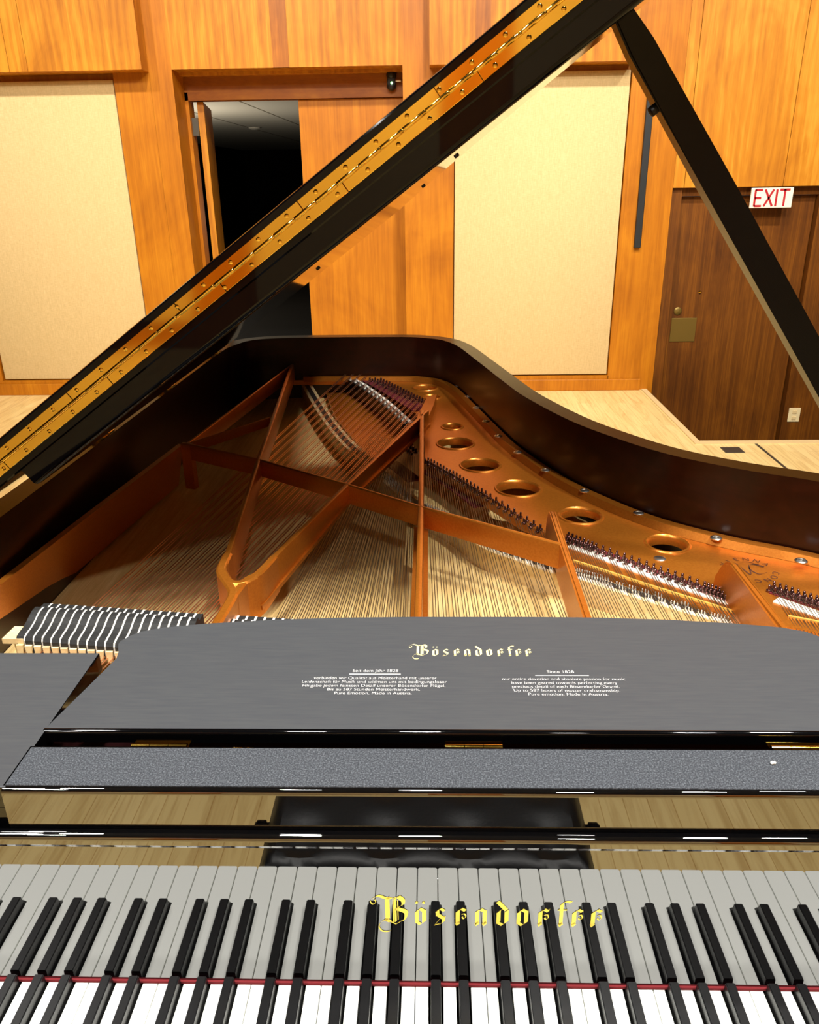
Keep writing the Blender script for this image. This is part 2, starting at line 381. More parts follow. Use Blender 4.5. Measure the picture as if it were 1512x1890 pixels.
webline(plate_bm, [T(505, 1025), T(478, 1054), T(455, 1067), T(438, 1086), T(426, 1102)], .0135, ZT-.0004, (.122, .095))
webline(plate_bm, [T(409, 1050), T(424, 1071), T(446, 1073), T(470, 1062)], .014, ZT+.0002, (.12, .12))
# solid web between the stem and the tenor bar
q = [onZ(x, y, z) for x, y, z in ((505, 1025, .16), (436, 1090, .178), (405, 1140, .178))]
strut(plate_bm, H0, A1, .010, ZT, ZT, .148, .148)
strut(plate_bm, A1, B1, .010, ZT, ZT, .148, .148)
C0, C1, C2 = T(779, 757), T(777, 934), T(772, 1142)
strut(plate_bm, B1, C1, .010, ZT, ZT, .146, .146)
strut(plate_bm, C1, H4, .010, ZT, ZT, .146, .140)
strut(plate_bm, C0, C1, .011, ZT, ZT, .123, .138)
strut(plate_bm, C1, (C2[0], C2[1]-.06), .011, ZT, ZT, .136, .126, .026)
A2b = T(1005, 0) if False else None
strut(plate_bm, H0, A0, .007, ZT, .178, .150, .135)
strut(plate_bm, H0, T(497, 768), .006, ZT, .182, .160, .160)
# foot of the tenor bars on the web
p = [onZ(x, y, ZF) for x, y in ((775, 778), (792, 772), (806, 750), (800, 762), (790, 790))]
prism(plate_bm, [(v.x, v.y, ZF) for v in (onZ(770, 790, ZF), onZ(783, 808, ZF), onZ(800, 768, ZF), onZ(806, 746, ZF), onZ(788, 752, ZF))], (0, 0, .03))
def fin(bm, x0, y0, x1, y1, yb, zt, zb, w, arch):
    """upright fin along Y, its far end rounded down to the web"""
    prof = [(y0, zb), (y0, zt), (y1, zt)]
    for k in range(1, 9):
        a = math.pi/2*k/8; prof.append((y1+arch*math.sin(a), zb+(zt-zb)*math.cos(a)**.8))
    pts0 = [Vector((x0+(x1-x0)*(y-y0)/(y1-y0)-w/2, y, z)) for y, z in prof]
    a = [bm.verts.new(v) for v in pts0]; c = [bm.verts.new(v+Vector((w, 0, 0))) for v in pts0]; n_ = len(prof)
    f0 = bm.faces.new(a); f1 = bm.faces.new(c[::-1]); side = []
    for i in range(n_): bm.faces.new((a[i], c[i], c[(i+1) % n_], a[(i+1) % n_]))
    bmesh.ops.bevel(bm, geom=[e for e in set(f0.edges) | set(f1.edges) if min(v.co.z for v in e.verts) > zb+.004], offset=w*.3, segments=2, affect='EDGES')
D0, D2 = T(1018, 940), T(1092, 1160)
fin(plate_bm, D2[0], D2[1]-.03, D0[0], D0[1]-.012, 0, ZT, .118, .0115, .03)
E0, E2 = T(1352, 1037), T(1446, 1156)
fin(plate_bm, E2[0], E2[1]-.01, E0[0], E0[1]-.01, 0, ZT, .10, .014, .055)
# raised wall on the bass side
top_px = [(-90, 1143), (0, 1080), (170, 948), (338, 820)]
bot_px = [(-90, 1258), (0, 1187), (110, 1083), (215, 985), (330, 895)]
tp = [onZ(x, y, .18) for x, y in top_px]; bp_ = [onZ(x, y, .066) for x, y in bot_px]
bp_ = [bp_[0], bp_[1], bp_[2], bp_[4]]
v0 = [plate_bm.verts.new(p) for p in tp]; v1 = [plate_bm.verts.new(p) for p in bp_]
v2 = [plate_bm.verts.new(p+Vector((-.012, .004, 0))) for p in tp]; v3 = [plate_bm.verts.new(p+Vector((-.012, .004, 0))) for p in bp_]
for i in range(3):
    for P_, Q_ in ((v0, v1), (v1, v3), (v3, v2), (v2, v0)): plate_bm.faces.new((P_[i], P_[i+1], Q_[i+1], Q_[i]))
for i in (0, 3): plate_bm.faces.new((v0[i], v1[i], v3[i], v2[i]))
# node post at the far end of that wall
nd = T(345, 818); strut(plate_bm, (nd[0]-.012, nd[1]+.004), (nd[0]+.012, nd[1]-.004), .016, ZT, ZT, .075, .075)
# pin-block web in front of the strings and the treble corner by the desk
prism(plate_bm, [(-.66, .02, .09), (.70, .02, .09), (.70, .30, .09), (-.66, .30, .09)], (0, 0, .022))
prism(plate_bm, [(p.x, p.y, .070) for p in (onZ(x, y, .078) for x, y in ((592, 698), (632, 702), (668, 722), (706, 748), (744, 788), (716, 832), (690, 848), (650, 806), (618, 766)))], (0, 0, .008))
# speaking-length ledge in the top treble
plate = finish('iron_plate', plate_bm, 'bronze', piano, True, angle=.7)

# nose bolts along the rim
nb_px = [(762, 684), (816, 697), (846, 712), (864, 731), (879, 752), (897, 777), (920, 804), (956, 834), (1007, 867), (1079, 905), (1179, 946), (1322, 992), (1479, 1034)]
for i, (x, y) in enumerate(nb_px):
    p = onZ(x, y, .136); bm = bmesh.new()
    lathe(bm, (p.x, p.y, .134), [(.0105, 0), (.0105, .0015), (.0085, .003), (.006, .0032), (.0055, .0015), (.001, .0035)], seg=16)
    finish('nose_bolt', bm, 'chrome', plate, True)
p = onZ(1218, 1032, ZF); bm = bmesh.new(); lathe(bm, (p.x, p.y, ZF), [(.0105, 0), (.0105, .0015), (.008, .003), (.001, .003)], seg=16)
finish('nose_bolt', bm, 'chrome', plate, True)

# ---- strings
SZ = .111
strings = []      # (front, back, radius, material)
def fan(a_px, b_px, a2_px, b2_px, z, n_notes, per, yfront, backline, rad, m_, gap):
    p1, p2 = onZ(*a_px, z), onZ(*b_px, z); q1, q2 = onZ(*a2_px, z), onZ(*b2_px, z)
    def line(P0, P1, y): t = (y-P0.y)/(P1.y-P0.y); return P0.x+(P1.x-P0.x)*t
    for i in range(n_notes):
        u = i/max(n_notes-1, 1)
        bx, by = backline(u)
        xf = line(p1, p2, yfront)*(1-u)+line(q1, q2, yfront)*u
        d = Vector((bx-xf, by-yfront, 0)).normalized(); nn_ = Vector((-d.y, d.x, 0))
        for k in range(per):
            o = nn_*((k-(per-1)/2)*gap)
            strings.append((Vector((xf, yfront, z))+o, Vector((bx, by, .1262))+o, rad, m_, i))
def poly_at(px, z):
    P = [onZ(x, y, z) for x, y in px]
    def f(u):
        t = u*(len(P)-1); i = min(int(t), len(P)-2); w = t-i; v = P[i].lerp(P[i+1], w); return v.x, v.y
    return f
# bass: singles then pairs, crossing above the tenor
hb = [(648, 682), (700, 704), (745, 726), (786, 748)]
hbf = poly_at(hb, .137)
def bass_front(u): return -.612+u*(.612-.397)
for i in range(17):
    u = i/16; bx, by = hbf(u); xf = bass_front(u)
    d = Vector((bx-xf, by-.33, 0)).normalized(); nn_ = Vector((-d.y, d.x, 0))
    ks = (-.5, .5)
    for k in ks: strings.append((Vector((xf, .33, .132))+nn_*k*.0055, Vector((bx, by, .137))+nn_*k*.0050, .00105, 'copper', i))
# tenor and treble sections
fan((500, 1135), (527, 1068), (752, 1134), (757, 971), SZ, 18, 3, .30, poly_at([(690, 800), (730, 822), (762, 846)], .122), .0007, 'steel', .0043)
fan((806, 1138), (798, 971), (1048, 1138), (998, 1031), SZ, 14, 3, .30, poly_at([(790, 852), (840, 882), (900, 920), (1000, 982)], .122), .0007, 'steel', .0043)
fan((1098, 1142), (1076, 1085), (1395, 1153), (1376, 1132), SZ, 17, 3, .30, poly_at([(1046, 996), (1100, 1018), (1200, 1054), (1300, 1090), (1350, 1107)], .122), .00065, 'steel', .0040)
fan((1470, 1168), (1450, 1140), (1640, 1235), (1610, 1200), SZ, 12, 3, .30, poly_at([(1425, 1088), (1512, 1118), (1600, 1146)], .122), .0005, 'steel', .0040)
# those that show largest become parts of their own
order = sorted(range(len(strings)), key=lambda i: (strings[i][3] != 'copper', strings[i][4] % 2, i))
single = set(order[:100])
rest = bmesh.new()
for i, (a, c, rad, m_, _) in enumerate(strings):
    if i in single:
        bm = bmesh.new(); tube(bm, [a, c], rad, 6)
        finish('copper_string' if m_ == 'copper' else 'steel_string', bm, m_, piano, True)
    else: tube(rest, [a, c], rad, 5)
o = finish('steel_strings', rest, 'steel', piano, True); o['kind'] = 'stuff'

# ---- hitch pins with felt
pins = []
def pin_rows(px, z, n_, rows, gap):
    f = poly_at(px, z)
    for i in range(n_):
        u = (i+.5)/n_; x, y = f(u); x2, y2 = f(min(1, u+.01)); x1, y1 = f(max(0, u-.01)); t = Vector((x2-x1, y2-y1, 0)).normalized(); nn_ = Vector((-t.y, t.x, 0))
        for r_ in range(rows):
            o = nn_*(-(r_)*gap) + t*(.5*gap*(r_ % 2)); pins.append(Vector((x, y, z))+o)
def felt_strip(name, px, z, w, h, m_, shift=0):
    cl = spline([Vector((p.x, p.y, 0)) for p in (onZ(x, y, z) for x, y in px)], 5); cl = offset2d(cl, shift)
    bm = bmesh.new(); band(bm, cl, w, z+h, z-.001); return finish(name, bm, m_, piano)
pin_rows([(1046, 992), (1100, 1014), (1200, 1050), (1300, 1086), (1352, 1105)], ZF, 30, 3, .0085)
pin_rows([(788, 852), (840, 880), (900, 918), (1004, 983)], ZF, 27, 2, .011)
pin_rows([(1422, 1084), (1512, 1114), (1600, 1142)], ZF, 16, 3, .0085)
near = len(pins)
pin_rows([(650, 681), (700, 702), (745, 724), (788, 746)], ZF, 26, 3, .016)
pin_rows([(735, 812), (770, 838)], .11, 8, 2, .016)
def pin_mesh(bm, p, big=1.):
    lathe(bm, p, [(.0042*big, 0), (.0046*big, .0035), (.0022*big, .0045), (.0021*big, .012), (.0012*big, .013)], seg=8)
rest = bmesh.new()
for i, p in enumerate(pins):
    if i < 100:
        bm = bmesh.new(); pin_mesh(bm, p); finish('hitch_pin', bm, 'pin', plate, True)
    else: pin_mesh(rest, p, 1. if i < near else 1.5)
o = finish('hitch_pins', rest, 'pin', plate, True); o['kind'] = 'stuff'
felt_strip('string_braid', [(1052, 1008), (1100, 1025), (1200, 1062), (1300, 1097), (1362, 1118)], ZF, .020, .0022, 'whitefelt')
felt_strip('string_braid', [(1432, 1108), (1512, 1136), (1600, 1166)], ZF, .020, .0022, 'whitefelt')
felt_strip('hitch_felt', [(1046, 996), (1100, 1017), (1200, 1054), (1300, 1090), (1354, 1109)], ZF, .018, .002, 'redfelt')
felt_strip('hitch_felt', [(1424, 1092), (1512, 1121), (1600, 1149)], ZF, .018, .002, 'redfelt')
felt_strip('hitch_felt', [(648, 690), (690, 707), (735, 733), (776, 758)], ZF, .05, .003, 'redfelt')
felt_strip('hitch_felt', [(790, 868), (818, 884), (850, 905), (890, 935)], .1, .04, .003, 'redfelt')
felt_strip('hitch_felt', [(722, 855), (745, 872), (765, 888)], .1, .035, .003, 'redfelt')
felt_strip('duplex_bar', [(1058, 1036), (1100, 1049), (1200, 1082), (1300, 1113), (1380, 1138)], ZF, .004, .003, 'duplex')
felt_strip('duplex_bar', [(1455, 1139), (1512, 1150), (1600, 1170)], ZF, .004, .003, 'duplex')
# bridge pins: a pale pin and its notch for every string on the long bridge
bm = bmesh.new()
def nearest_on(P, a, c):
    best = None
    for i in range(len(P)-1):
        p, r_ = P[i], P[i+1]; d1 = (c-a).to_2d(); d2 = (r_-p).to_2d(); den = d1.x*d2.y-d1.y*d2.x
        if abs(den) < 1e-9: continue
        w = (p-a).to_2d(); t = (w.x*d2.y-w.y*d2.x)/den; s_ = (w.x*d1.y-w.y*d1.x)/den
        if 0 <= s_ <= 1 and 0 <= t <= 1: best = a.lerp(c, t)
    return best
for (a, c, rad, m_, i) in strings:
    if m_ == 'copper':
        p = nearest_on(BB, a, c); z = .126
    else: p = nearest_on(BR, a, c); z = BZ
    if p is None: continue
    d = (c-a); d.z = 0; d.normalize(); nn_ = Vector((-d.y, d.x, 0))
    st = .004*((i % 5)-2)*.5
    for s_ in (-.009, .009):
        b0 = Vector((p.x, p.y, z))+d*(s_+st)+nn_*.0014
        lathe(bm, b0, [(.0011, 0), (.0011, .008), (.0006, .009)], seg=5)
    c0 = Vector((p.x, p.y, z))-d*(.0155-st*.5)
    prism(bm, [c0-nn_*.0011-d*.006, c0+nn_*.0011-d*.006, c0+nn_*.0011+d*.006, c0-nn_*.0011+d*.006], (0, 0, .0022))
o = finish('bridge_pins', bm, 'whitefelt', piano); o['kind'] = 'stuff'

# ---- dampers: black heads with white felt between them
prof = [(.405, .128), (.406, .148), (.409, .153), (.418, .1545), (.430, .1555), (.441, .158), (.452, .162), (.462, .1645), (.4725, .1645), (.474, .1585), (.482, .1570), (.497, .1565), (.498, .130)]
def damper(x, w, wf, dz=0):
    sh = -.13*(x+.63)
    bm = bmesh.new(); prism(bm, [(x-w/2, y+sh, z+dz) for y, z in prof], (w, 0, 0))
    d = finish('damper_head', bm, 'blackwood', piano)
    if not wf: return
    bm = bmesh.new(); prism(bm, [(x+w/2+.0003, y+sh+.0015, z+dz-(.0012 if z > .14 else 0)) for y, z in prof], (wf, 0, 0))
    finish('damper_felt', bm, 'whitefelt', d)
for i in range(19): damper(-.6355+i*.01345, .0095, .0034 if i < 18 else 0)
for i in range(21): damper(-.355+i*.0134, .0094, .0034, .0015)
bm = bmesh.new()      # action stack end block and the pale damper rail
b0, b1, b2, b3 = onZ(27, 1156, .15), onZ(52, 1156, .15), onZ(42, 1180, .15), onZ(3, 1179, .15)
prism(bm, [Vector((p.x, p.y, .142)) for p in (b0, b1, b2, b3)], (0, 0, .008))
prism(bm, [Vector((p.x, p.y, .085)) for p in (b0+Vector((.012, 0, 0)), b1, b2, b3+Vector((.014, .004, 0)))], (0, 0, .057))
finish('damper_rail_block', bm, 'maple', piano)
bm = bmesh.new()
for i in range(19):
    x = -.6355+i*.01345
    prism(bm, [(x_, y_-.13*(x+.63), z_) for x_, y_, z_ in [(x-.0048, .402, .142), (x+.0048, .402, .142), (x+.0035, .402, .128), (x, .402, .124), (x-.0035, .402, .128)]], (0, .006, 0))
o = finish('damper_lever_tops', bm, 'maple', piano)
o['kind'] = 'stuff'
bm = bmesh.new(); box(bm, -.66, .66, .03, .292, .111, .1145); finish('pin_block_felt', bm, 'darkfelt', piano)
# tuning pins on the pin block, in the gap behind the ledge
bm = bmesh.new()
for i in range(110):
    for r_ in range(2): lathe(bm, (-.60+i*.0109+.004*(r_ % 2), .105+.02*r_, .112), [(.0034, 0), (.0034, .02), (.0028, .022)], seg=6)
o = finish('tuning_pins', bm, 'chrome', piano); o['kind'] = 'stuff'

# ---- fallboard with its rolled nose, red name felt, keys
def arc(cx, cz, r_, a0, a1, n_): return [(cx+r_*math.cos(math.radians(a0+(a1-a0)*k/n_)), cz+r_*math.sin(math.radians(a0+(a1-a0)*k/n_))) for k in range(n_+1)]
FY = .0016
fp = [(FY, .0042), (FY+.0012, .1772), (FY+.0010, .1781), (FY+.0003, .1792), (FY-.0010, .1806), (FY-.0016, .1815), (FY-.0018, .1822), (FY-.0018, .1868)] + arc(FY+.0042, .1870, .006, 180, 90, 14) + [(.0085, .193), (.0095, .192), (.0150, .18), (.0150, .0042)]
bm = bmesh.new(); sweep(bm, fp, -.655, .655); fall = finish('fallboard', bm, 'fallboard', piano, True, angle=.5, flat=True)
bm = bmesh.new(); box(bm, -.655, .655, -.0006, .006, .0004, .0039, .0006); finish('name_felt', bm, 'namefelt', piano)
WW = .0235; names = 'CDEFGAB'
def white_key(xl, note, first=False, last=False):
    """xl = left edge of the key; tail cut for the neighbouring black keys"""
    k = names.index(note); oc = xl-k*WW; st = .1645/12
    lo = [0, 2, 4, 5, 7, 9, 11][k]; tl = oc+lo*st+.0006; tr = oc+(lo+1)*st-.0006
    L, R = xl+.0005, xl+WW-.0005
    if note in 'CF' or first: tl = L
    if note in 'EB' or last: tr = R
    fy, cy_, by = -.148, -.097, .03
    r_ = .0022
    pts = [(L+r_*.3, fy+r_*.3), (L+r_, fy), (R-r_, fy), (R-r_*.3, fy+r_*.3), (R, fy+r_)]
    if tr < R: pts += [(R, cy_), (tr, cy_+.002)]
    pts += [(tr, by), (tl, by)]
    if tl > L: pts += [(tl, cy_+.002), (L, cy_)]
    pts += [(L, fy+r_)]
    bm = bmesh.new(); prism(bm, [(x, y, -.021) for x, y in pts], (0, 0, .021), bev=.0005, seg=1, top_only=True)
    return finish('white_key', bm, 'ivory', piano)
def black_key(xc):
    bm = bmesh.new(); w0, w1 = .0056, .0047; f0, f1 = -.0955, -.0905; zt = .0118
    y1 = -.0008
    v = [(xc-w0, f0, -.012), (xc+w0, f0, -.012), (xc+w0, y1, -.012), (xc-w0, y1, -.012), (xc-w1, f1, zt), (xc+w1, f1, zt), (xc+w1, y1, zt), (xc-w1, y1, zt)]
    vs = [bm.verts.new(p) for p in v]
    for f in ((0, 3, 2, 1), (4, 5, 6, 7), (0, 1, 5, 4), (1, 2, 6, 5), (2, 3, 7, 6), (3, 0, 4, 7)): bm.faces.new([vs[i] for i in f])
    bmesh.ops.bevel(bm, geom=[e for e in bm.edges if max(q.co.z for q in e.verts) > .005 and max(q.co.y for q in e.verts) < .01 and not all(q.co.y > y1-.001 for q in e.verts)], offset=.0009, segments=2, affect='EDGES')
    return finish('black_key', bm, 'ebony', piano, True, angle=.5)
# boundary E4|F4 at x = 0: white keys -26 .. 25
for i in range(-26, 26):
    note = names[(i+3) % 7]
    white_key(i*WW, note, i == -26, i == 25)
    if note in 'CDFGA' and i < 25:
        k = names.index(note); oc = i*WW-k*WW; black_key(oc+(({'C': 1, 'D': 3, 'F': 6, 'G': 8, 'A': 10}[note])+.5)*.1645/12)
for s_ in (-1, 1):
    bm = bmesh.new(); box(bm, *sorted((s_*.614, s_*.718)), -.16, .02, -.075, .004, .003); finish('key_block', bm, 'lacquer', piano, True)
bm = bmesh.new(); box(bm, -.718, .718, -.168, -.154, -.075, -.024, .003); finish('key_slip', bm, 'lacquer', piano, True)

# ---- blackletter lettering
def stroke(bm, pts, nib, place, mi=0):
    nx, ny = nib[0]/2, nib[1]/2
    P = spline([Vector((x, y, 0)) for x, y in pts], 5) if len(pts) > 2 else [Vector((x, y, 0)) for x, y in pts]
    for p, q_ in zip(P, P[1:]):
        c = [(p.x-nx, p.y-ny), (p.x+nx, p.y+ny), (q_.x+nx, q_.y+ny), (q_.x-nx, q_.y-ny)]
        ar = sum(c[i][0]*c[(i+1) % 4][1]-c[(i+1) % 4][0]*c[i][1] for i in range(4))
        if abs(ar) < 1e-6: continue
        try: bm.faces.new([bm.verts.new(place(*v)) for v in c])
        except ValueError: pass
NIB = (.23, .17); HAIR = (.05, .04)
def glyph(bm, ch, x0, place):
    def s_(pts, nib=NIB): stroke(bm, [(x0+x, y) for x, y in pts], nib, place)
    def foot(x): s_([(x-.05, .2), (x+.04, .06)], (.2, .15))
    def curl(x, y, r_=.12): s_([(x-.1, y+.12), (x+.06, y+.14), (x+.13, y), (x+.02, y-.12), (x-.08, y-.03), (x, y+.03)], (.07, .05))
    if ch in ('o', 'ö'):
        s_([(.13, .80), (.13, .2)]); s_([(.54, .82), (.54, .2)]); s_([(.13, .82), (.36, .95)], HAIR); s_([(.3, .93), (.54, .80)], (.16, .12)); s_([(.1, .2), (.33, .06)], (.14, .11)); s_([(.33, .05), (.54, .2)], HAIR)
        if ch == 'ö':
            for dx in (.12, .5): s_([(dx-.04, 1.3), (dx+.05, 1.22)], (.11, .08))
    elif ch == 'n':
        s_([(.13, .84), (.13, .12)]); foot(.13); s_([(.13, .80), (.36, .95)], HAIR); s_([(.32, .93), (.55, .80)], (.16, .12)); s_([(.55, .82), (.55, .12)]); foot(.55)
    elif ch == 'd':
        s_([(.13, .80), (.13, .2)]); s_([(.58, .86), (.58, .22)]); s_([(.56, .9), (.06, 1.36)], (.18, .13)); s_([(.13, .82), (.36, .95)], HAIR); s_([(.1, .2), (.35, .06)], (.14, .11)); s_([(.35, .05), (.58, .22)], HAIR)
    elif ch == 's':
        s_([(.18, .82), (.2, .58)], (.2, .15)); s_([(.18, .84), (.4, .96)], HAIR); s_([(.36, .94), (.58, .82)], (.14, .1)); s_([(.18, .62), (.52, .42)], (.17, .13)); s_([(.54, .48), (.52, .2)], (.2, .15)); s_([(.52, .2), (.3, .06)], (.12, .09)); s_([(.02, .02), (.36, .42)], HAIR); s_([(.04, .03), (.3, .1)], (.08, .06))
    elif ch in ('e', 'r'):
        s_([(.13, .82), (.13, .14)]); foot(.13); s_([(.13, .82), (.38, .96)], HAIR); s_([(.34, .95), (.56, .84)], (.15, .11)); s_([(.44, .82), (.2, .62)], HAIR); curl(.46, .52)
        if ch == 'r': s_([(.5, .9), (.62, .96)], (.1, .08))
    elif ch == 'f':
        s_([(.2, 1.26), (.2, .12)], (.2, .15)); foot(.2); s_([(.2, 1.28), (.42, 1.38), (.72, 1.36)], (.14, .1)); s_([(.0, .93), (.5, .93)], (.05, .07))
    elif ch == 'B':
        s_([(.95, 1.5), (.95, .3)], (.26, .2)); s_([(1.28, 1.5), (1.28, .16)], HAIR); s_([(1.40, 1.5), (1.40, .2)], (.12, .09)); s_([(1.54, 1.4), (1.54, .3)], HAIR)
        s_([(.1, 1.45), (.45, 1.62), (.85, 1.5), (1.2, 1.48)], (.14, .1)); s_([(.12, 1.46), (.0, 1.3), (.14, 1.16), (.3, 1.24), (.26, 1.38), (.16, 1.32)], (.05, .05))
        s_([(1.3, 1.5), (1.62, 1.6)], HAIR); s_([(1.58, 1.58), (1.84, 1.38), (1.84, 1.14)], (.2, .15)); s_([(1.84, 1.14), (1.4, .92)], HAIR); s_([(1.44, .94), (1.96, .76), (2.0, .54), (1.9, .3)], (.2, .16)); s_([(1.9, .34), (1.42, .06)], (.1, .08)); s_([(1.42, .06), (1.0, .24)], HAIR); s_([(.8, .34), (1.1, .2)], (.16, .12))
        s_([(.98, .36), (.62, .2), (.44, -.08), (.62, -.34), (.98, -.36), (1.14, -.26)], (.06, .06))
LAY = [('B', -2.30), ('ö', .18), ('s', 1.28), ('e', 2.48), ('n', 3.58), ('d', 4.78), ('o', 5.92), ('r', 7.12), ('f', 8.22), ('e', 9.02), ('r', 10.08)]
# on the fallboard: unit 130/3.979 px
u0 = onY(760, 1708, FY); u1 = onY(760+10.7*130/3.979, 1709.5, FY); sc = (u1.x-u0.x)/10.7; zb_ = u0.z; xb_ = u0.x
scz = (onY(777, 1675.5, FY).z-zb_)
bm = bmesh.new()
for ch, x in LAY: glyph(bm, ch, x, lambda a, c: (xb_+a*sc, FY+.0012*(zb_+c*scz)/.1785-.0004, zb_+c*scz))
finish('maker_lettering', bm, 'gold', fall, label='gold blackletter maker name on the fallboard')

# ---- music ledge, desk, side shelves
LZ = .238
YF = onZ(882, 1461, LZ).y-.001; YB = onZ(882, 1381, LZ).y
lp = [(YF, .186)] + [(YF, LZ-.0055)] + arc(YF+.0055, LZ-.0055, .0055, 180, 90, 8) + [(YB, LZ), (YB, .20)]
bm = bmesh.new(); sweep(bm, lp, -.4435, .4290); led = finish('music_ledge', bm, 'fallboard', piano, True, angle=.5, flat=True)
fy0, fy1 = onZ(882, 1455, LZ).y, onZ(882, 1384, LZ).y
bm = bmesh.new(); box(bm, -.4415, .4270, fy0, fy1, LZ-.001, LZ+.0012, .0006); finish('felt_strip', bm, 'felt', led)
half = [(81, 1346), (216, 1215.5), (219.7, 1203), (217, 1190), (222, 1183), (240, 1173), (261, 1165), (302, 1158), (382, 1151), (503, 1144), (628, 1140), (760, 1138.6)]
hl = [onZ(x, y, LZ) for x, y in half]; XC = -.0075
front_y = hl[0].y
poly = [(p.x, p.y) for p in hl] + [(2*XC-p.x, p.y) for p in hl[::-1]]
bm = bmesh.new(); prism(bm, [(x, y, LZ-.014) for x, y in poly], (0, 0, .014), bev=.0007, seg=2)
desk = finish('music_desk', bm, 'satin', piano, True, angle=.5, flat=True)
bm = bmesh.new(); sweep(bm, [(front_y-.0035, LZ-.013), (front_y-.0035, LZ-.003)] + arc(front_y, LZ-.003, .0035, 180, 90, 5) + [(front_y+.0016, LZ+.0002), (front_y+.0016, LZ-.013)], hl[0].x, 2*XC-hl[0].x)
finish('front_edge', bm, 'lacquer', desk, True, angle=.5, label='glossy black front edge')
for xa, xb in ((246, 348), (822, 928), (1418, 1524)):
    p0, p1 = onZ(xa, 1377, LZ-.006), onZ(xb, 1379, LZ-.006); y = fy1+.008
    x0, x1 = p0.x, p1.x
    bm = bmesh.new()
    for k in range(3):
        xs = x0+(x1-x0)*k/3; lathe(bm, (xs, y, LZ-.004), [(.0034, 0), (.0034, (x1-x0)/3-.0006)], axis=(1, 0, 0), seg=12)
    box(bm, x0, x1, y-.006, y+.012, LZ-.0075, LZ-.0058)
    finish('desk_hinge', bm, 'brass', desk, True)
for s_ in (-1, 1):
    pr = onZ(190, 1205, LZ); pf = onZ(0, 1455, LZ)
    xr, yb = (pr.x+pf.x)/2, pr.y
    if s_ < 0: x0, x1 = -.712, xr
    else: x0, x1 = 2*XC-xr, .712
    bm = bmesh.new(); prism(bm, [(x0, .012, LZ-.024), (x1, .012, LZ-.024), (x1, yb, LZ-.024), (x0, yb, LZ-.024)], (0, 0, .024), bev=.0012)
    for f in bm.faces:
        f.material_index = 0 if f.calc_center_median().z > LZ-.0005 else 1
    finish('side_shelf', bm, ['satin', 'lacquer'], piano)
    bm = bmesh.new(); box(bm, x0, x1+(.004 if s_ < 0 else 0), .013, .03, .02, LZ-.0245); finish('shelf_front', bm, 'lacquer', piano)

p = onZ(1427, 1410, LZ+.0012); bm = bmesh.new(); bmesh.ops.create_icosphere(bm, subdivisions=2, radius=.0024, matrix=Matrix.Translation((p.x, p.y, LZ+.0026)) @ Matrix.Diagonal((1.1, .9, .6, 1)))
for v in bm.verts: v.co += Vector((random.uniform(-1, 1), random.uniform(-1, 1), random.uniform(-.3, .3)))*.0004
tag(finish('lint_speck', bm, 'whitefelt', None, True), 'tiny white speck of lint on the charcoal felt strip', 'lint')
# lettering on the desk
lx0, ly0 = onZ(748, 1213, LZ), onZ(978, 1214, LZ); sc2 = (ly0.x-lx0.x)/13.1; base = onZ(863, 1211.5, LZ).y; upd = (onZ(863, 1198, LZ).y-base)
bm = bmesh.new()
for ch, x in LAY: glyph(bm, ch, x, lambda a, c: (lx0.x+.004+(a+2.3)*sc2, base+c*upd, LZ+.0003))
finish('maker_lettering', bm, 'goldprint', desk, label='pale gold blackletter maker name printed on the desk')
def text_mesh(name, lines, mtl, parent, label=None):
    """lines: (string, centre x, baseline y, width, cap height, z) lying face up"""
    bm = bmesh.new()
    for (s_, cx, by, w, h, z) in lines:
        cu = bpy.data.curves.new('t', 'FONT'); cu.body = s_; cu.align_x = 'CENTER'; cu.size = 1; cu.offset = -.012
        ob = bpy.data.objects.new('t', cu); COL.objects.link(ob); dg = bpy.context.evaluated_depsgraph_get(); dg.update()
        me = bpy.data.meshes.new_from_object(ob.evaluated_get(dg)); xs = [v.co.x for v in me.vertices]
        wx = max(xs)-min(xs); mx_ = (max(xs)+min(xs))/2
        for v in me.vertices: v.co = Vector((cx+(v.co.x-mx_)*w/wx, by+v.co.y*h/.7, z))
        bm.from_mesh(me); bpy.data.objects.remove(ob); bpy.data.meshes.remove(me); bpy.data.curves.remove(cu)
    me = bpy.data.meshes.new(name)
    bmesh.ops.translate(bm, vec=(0, 0, ZK), verts=bm.verts[:]); bm.to_mesh(me); bm.free(); me.materials.append(M[mtl])
    o = bpy.data.objects.new(name, me); COL.objects.link(o); o.parent = parent; o.matrix_parent_inverse = inv(parent)
    if label: o['label'] = label
    return o
def L(s_, x0, x1, yb, yt):
    a, c = onZ(x0, yb, LZ), onZ(x1, yb, LZ); t = onZ((x0+x1)/2, yt, LZ); m_ = onZ((x0+x1)/2, yb, LZ)
    return (s_, (a.x+c.x)/2, m_.y, c.x-a.x, t.y-m_.y, LZ+.0003)
ger = [L('Seit dem Jahr 1828', 651, 735, 1240.5, 1235.5), L('verbinden wir Qualität aus Meisterhand mit unserer', 579, 806, 1254, 1249), L('Leidenschaft für Musik und widmen uns mit bedingungsloser', 557, 825, 1261, 1256),
       L('Hingabe jedem feinsten Detail unserer Bösendorfer Flügel.', 558, 822, 1268, 1263), L('Bis zu 587 Stunden Meisterhandwerk.', 604, 775, 1275, 1270), L('Pure Emotion. Made in Austria.', 617, 760, 1282, 1277)]
eng = [L('Since 1828', 1010, 1060, 1242.5, 1237.5), L('our entire devotion and absolute passion for music', 927, 1155, 1256, 1251), L('have been geared towards perfecting every', 945, 1140, 1263, 1258),
       L('precious detail of each Bösendorfer Grand.', 946, 1144, 1270, 1265), L('Up to 587 hours of master craftsmanship.', 949, 1145, 1277, 1272), L('Pure emotion. Made in Austria.', 976, 1123, 1284, 1279)]
